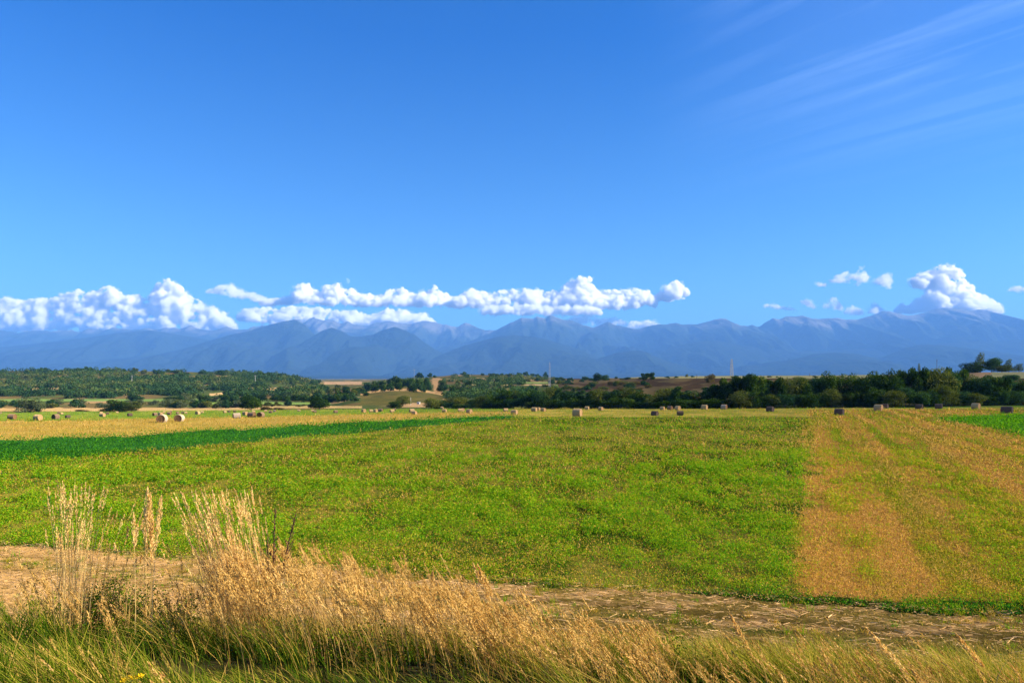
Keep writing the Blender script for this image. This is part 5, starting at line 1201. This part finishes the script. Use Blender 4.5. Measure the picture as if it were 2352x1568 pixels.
def dead_weed():
    r_ = np.random.default_rng(91); Y = 9.9; X = (628 - U0) / FL * Y; z0 = float(emb(X, Y)); parts = []
    top = zat(1165, Y) - z0
    def stalk(x, y, b, t, dx):
        p0 = np.array((x, y, b)); p1 = np.array((x + dx, y, t)); parts.append(limb(p0, p1, 0.012, 0.006, 5, bend=0.02, segs=5))
        for q in range(16):
            f = 0.35 + 0.62 * q / 16; c = p0 + (p1 - p0) * f; s = 1 if q % 2 else -1
            e_ = c + np.array((s * r_.uniform(0.04, 0.13) * (1.2 - f), r_.uniform(-.05, .05), r_.uniform(0.05, 0.14))); parts.append(limb(c, e_, 0.006, 0.003, 4, segs=2))
            g = (c + e_) / 2; gg = e_[None] + (c - e_)[None] * r_.random((14, 1)) + r_.normal(size=(14, 3)) * 0.008
            parts.append(leaf_quads(gg, 0.022, r_, aspect=0.8))
    stalk(0, 0, 0, top, 0.02); stalk(0.03, 0.02, top * 0.35, top * 0.97, 0.27); stalk(-0.02, 0, top * 0.3, top * 0.8, -0.06)
    V, F_ = join(parts); m = plain_mat('dead_weed', (0.05, 0.018, 0.01), 0.9, nscale=9, col2=(0.11, 0.04, 0.02))
    o = mesh_np('dead_dock_weed', V, F_, m); o.location = (X, Y, z0)
    tag(o, 'dead dark brown branching weed stalk right of the widest reed clump', 'weed')
dead_weed()
def yellow_flower():
    Y = 6.3; r_ = np.random.default_rng(92); X = (292 - U0) / FL * Y; z0 = float(emb(X, Y)); top = zat(1560, Y) - z0
    t = bpy.data.objects.new('yellow_flower', None); C.objects.link(t); t.location = (X, Y, z0); tag(t, 'small yellow wild flower at the bottom left of the bank', 'flower')
    parts = [limb((0, 0, 0), (0.03, 0, top), 0.004, 0.003, 5, bend=0.02)]
    for q in range(3): parts.append(limb((0.02, 0, top * 0.6), (0.03 + (q - 1) * 0.06, 0.02 * q, top + 0.01 * q), 0.003, 0.002, 4, segs=2))
    V, F_ = join(parts); mesh_np('stem', V, F_, plain_mat('flower_stem', (0.08, 0.15, 0.02)), parent=t)
    c = np.concatenate([np.array((0.03 + (q - 1) * 0.06, 0.02 * q, top + 0.01 * q))[None] + r_.normal(size=(60, 3)) * np.array((0.014, 0.014, 0.01)) for q in range(3)])
    V, F_ = leaf_quads(c, 0.016, r_); mesh_np('petals', V, F_, leaf_mat('yellow_petals', [(0.0, (0.75, 0.45, 0.01)), (1.0, (0.9, 0.65, 0.02))], 0.3), {'tint': r_.random(len(V))}, parent=t)
yellow_flower()

# ---------------------------------------------------------------- masts and poles
M_STEEL = plain_mat('galvanised_steel', (0.32, 0.34, 0.37), 0.6, 0.3); M_CONC = plain_mat('concrete_pole', (0.62, 0.60, 0.56), 0.9, nscale=3, col2=(0.5, 0.48, 0.45)); M_DKPOLE = plain_mat('dark_timber', (0.06, 0.05, 0.045), 0.9, nscale=3, col2=(0.10, 0.08, 0.06))
def lattice(u, vb, vt, d, wb, wt, label, red=False):
    X = (u - U0) / FL * d; Z = float(zt(X, d)); top = H + (VH - vt) / FL * d - Z; parts = []; n = 10
    cs = lambda t: (wb + (wt - wb) * t) / 2
    for sx, sy in ((1, 1), (1, -1), (-1, 1), (-1, -1)): parts.append(limb((sx * wb / 2, sy * wb / 2, 0), (sx * wt / 2, sy * wt / 2, top * 0.93), 0.10, 0.08, 4, segs=1))
    for k in range(n):
        t0, t1 = k / n * 0.93, (k + 1) / n * 0.93; a0, a1 = cs(t0 / .93), cs(t1 / .93)
        for (p, q) in (((-1, -1), (1, -1)), ((1, -1), (1, 1)), ((1, 1), (-1, 1)), ((-1, 1), (-1, -1))):
            parts.append(limb((p[0] * a0, p[1] * a0, t0 * top), (q[0] * a1, q[1] * a1, t1 * top), 0.05, 0.05, 4, segs=1)); parts.append(limb((q[0] * a0, q[1] * a0, t0 * top), (p[0] * a1, p[1] * a1, t1 * top), 0.05, 0.05, 4, segs=1))
    t = bpy.data.objects.new('lattice_mast', None); C.objects.link(t); t.location = (X, d, Z); tag(t, label, 'mast', 'lattice masts beyond the fields')
    V, F_ = join(parts); mesh_np('lattice_frame', V, F_, M_STEEL, parent=t)
    V, F_ = limb((0, 0, top * 0.92), (0, 0, top), 0.09, 0.05, 5, segs=1); mesh_np('antenna', V, F_, M_STEEL, parent=t)
lattice(1680, 866, 822, 520, 1.9, 0.9, 'tall narrow lattice mast standing on the right terrace')
lattice(1262, 866, 829, 620, 1.4, 0.7, 'thin lattice mast behind the middle hill')
def pole(u, vb, vt, label, mat, d=None, arm=0.0):
    if d is None: X, Y, Z = [float(q[0]) for q in hit([u], [vb])]
    else: Y = d; X = (u - U0) / FL * d; Z = float(zt(X, Y))
    top = H + (VH - vt) / FL * Y - Z; r = max(0.14, 0.45 / FL * Y * 0.9)
    t = bpy.data.objects.new('utility_pole', None); C.objects.link(t); t.location = (X, Y, Z); tag(t, label, 'pole', 'utility poles on the hills')
    V, F_ = limb((0, 0, 0), (0, 0, top), r, r * 0.7, 8, segs=2); mesh_np('post', V, F_, mat, parent=t)
    if arm:
        V, F_ = limb((-arm, 0, top * 0.9), (arm, 0, top * 0.9), r * 0.5, r * 0.5, 4, segs=1); mesh_np('crossarm', V, F_, mat, parent=t)
pole(303, 884, 861, 'pale pole with crossarm on the left hill slope, left one of two', M_CONC, arm=1.6)
pole(586, 887, 861, 'pale pole on the left hill slope above the tan strip', M_CONC, arm=1.6)
pole(951, 874, 846, 'pylon like pole on the skyline left of the middle hill', M_STEEL, d=900, arm=2.2)
pole(943, 930, 912, 'thin pale pole at the foot of the dry knoll', M_CONC, arm=0.0)
pole(2151, 856, 825, 'dark pole with short arm above the right trees', M_DKPOLE, d=430, arm=0.5)
pole(1600, 866, 859, 'short fence post on the terrace skyline left of the tall mast', M_DKPOLE, d=450)
pole(1859, 866, 857, 'short post on the terrace skyline right of the tall mast', M_DKPOLE, d=450)
def trough():
    X, Y, Z = [float(q[0]) for q in hit([961], [928])]
    t = bpy.data.objects.new('small_shed', None); C.objects.link(t); t.location = (X, Y, Z); t.scale = (0.55, 0.55, 0.55); tag(t, 'tiny white shed at the right foot of the dry knoll', 'shed')
    mw = plain_mat('white_boards', (0.6, 0.6, 0.58), 0.8)
    o = box_mesh('walls', (-1.6, -1, 0), (1.6, 1, 1.9), mw); o.parent = t
    V = np.array([(-1.9, -1.3, 1.9), (1.9, -1.3, 1.9), (1.9, 1.3, 2.3), (-1.9, 1.3, 2.3), (-1.9, -1.3, 2.02), (1.9, -1.3, 2.02), (1.9, 1.3, 2.42), (-1.9, 1.3, 2.42)])
    F_ = np.array([(0, 3, 2, 1), (4, 5, 6, 7), (0, 1, 5, 4), (1, 2, 6, 5), (2, 3, 7, 6), (3, 0, 4, 7)]); mesh_np('roof', V, F_, plain_mat('shed_roof', (0.3, 0.28, 0.26)), parent=t)
    o = box_mesh('door', (-0.4, -1.05, 0.05), (0.4, -1.003, 1.7), plain_mat('shed_door', (0.12, 0.10, 0.08))); o.parent = t
trough()
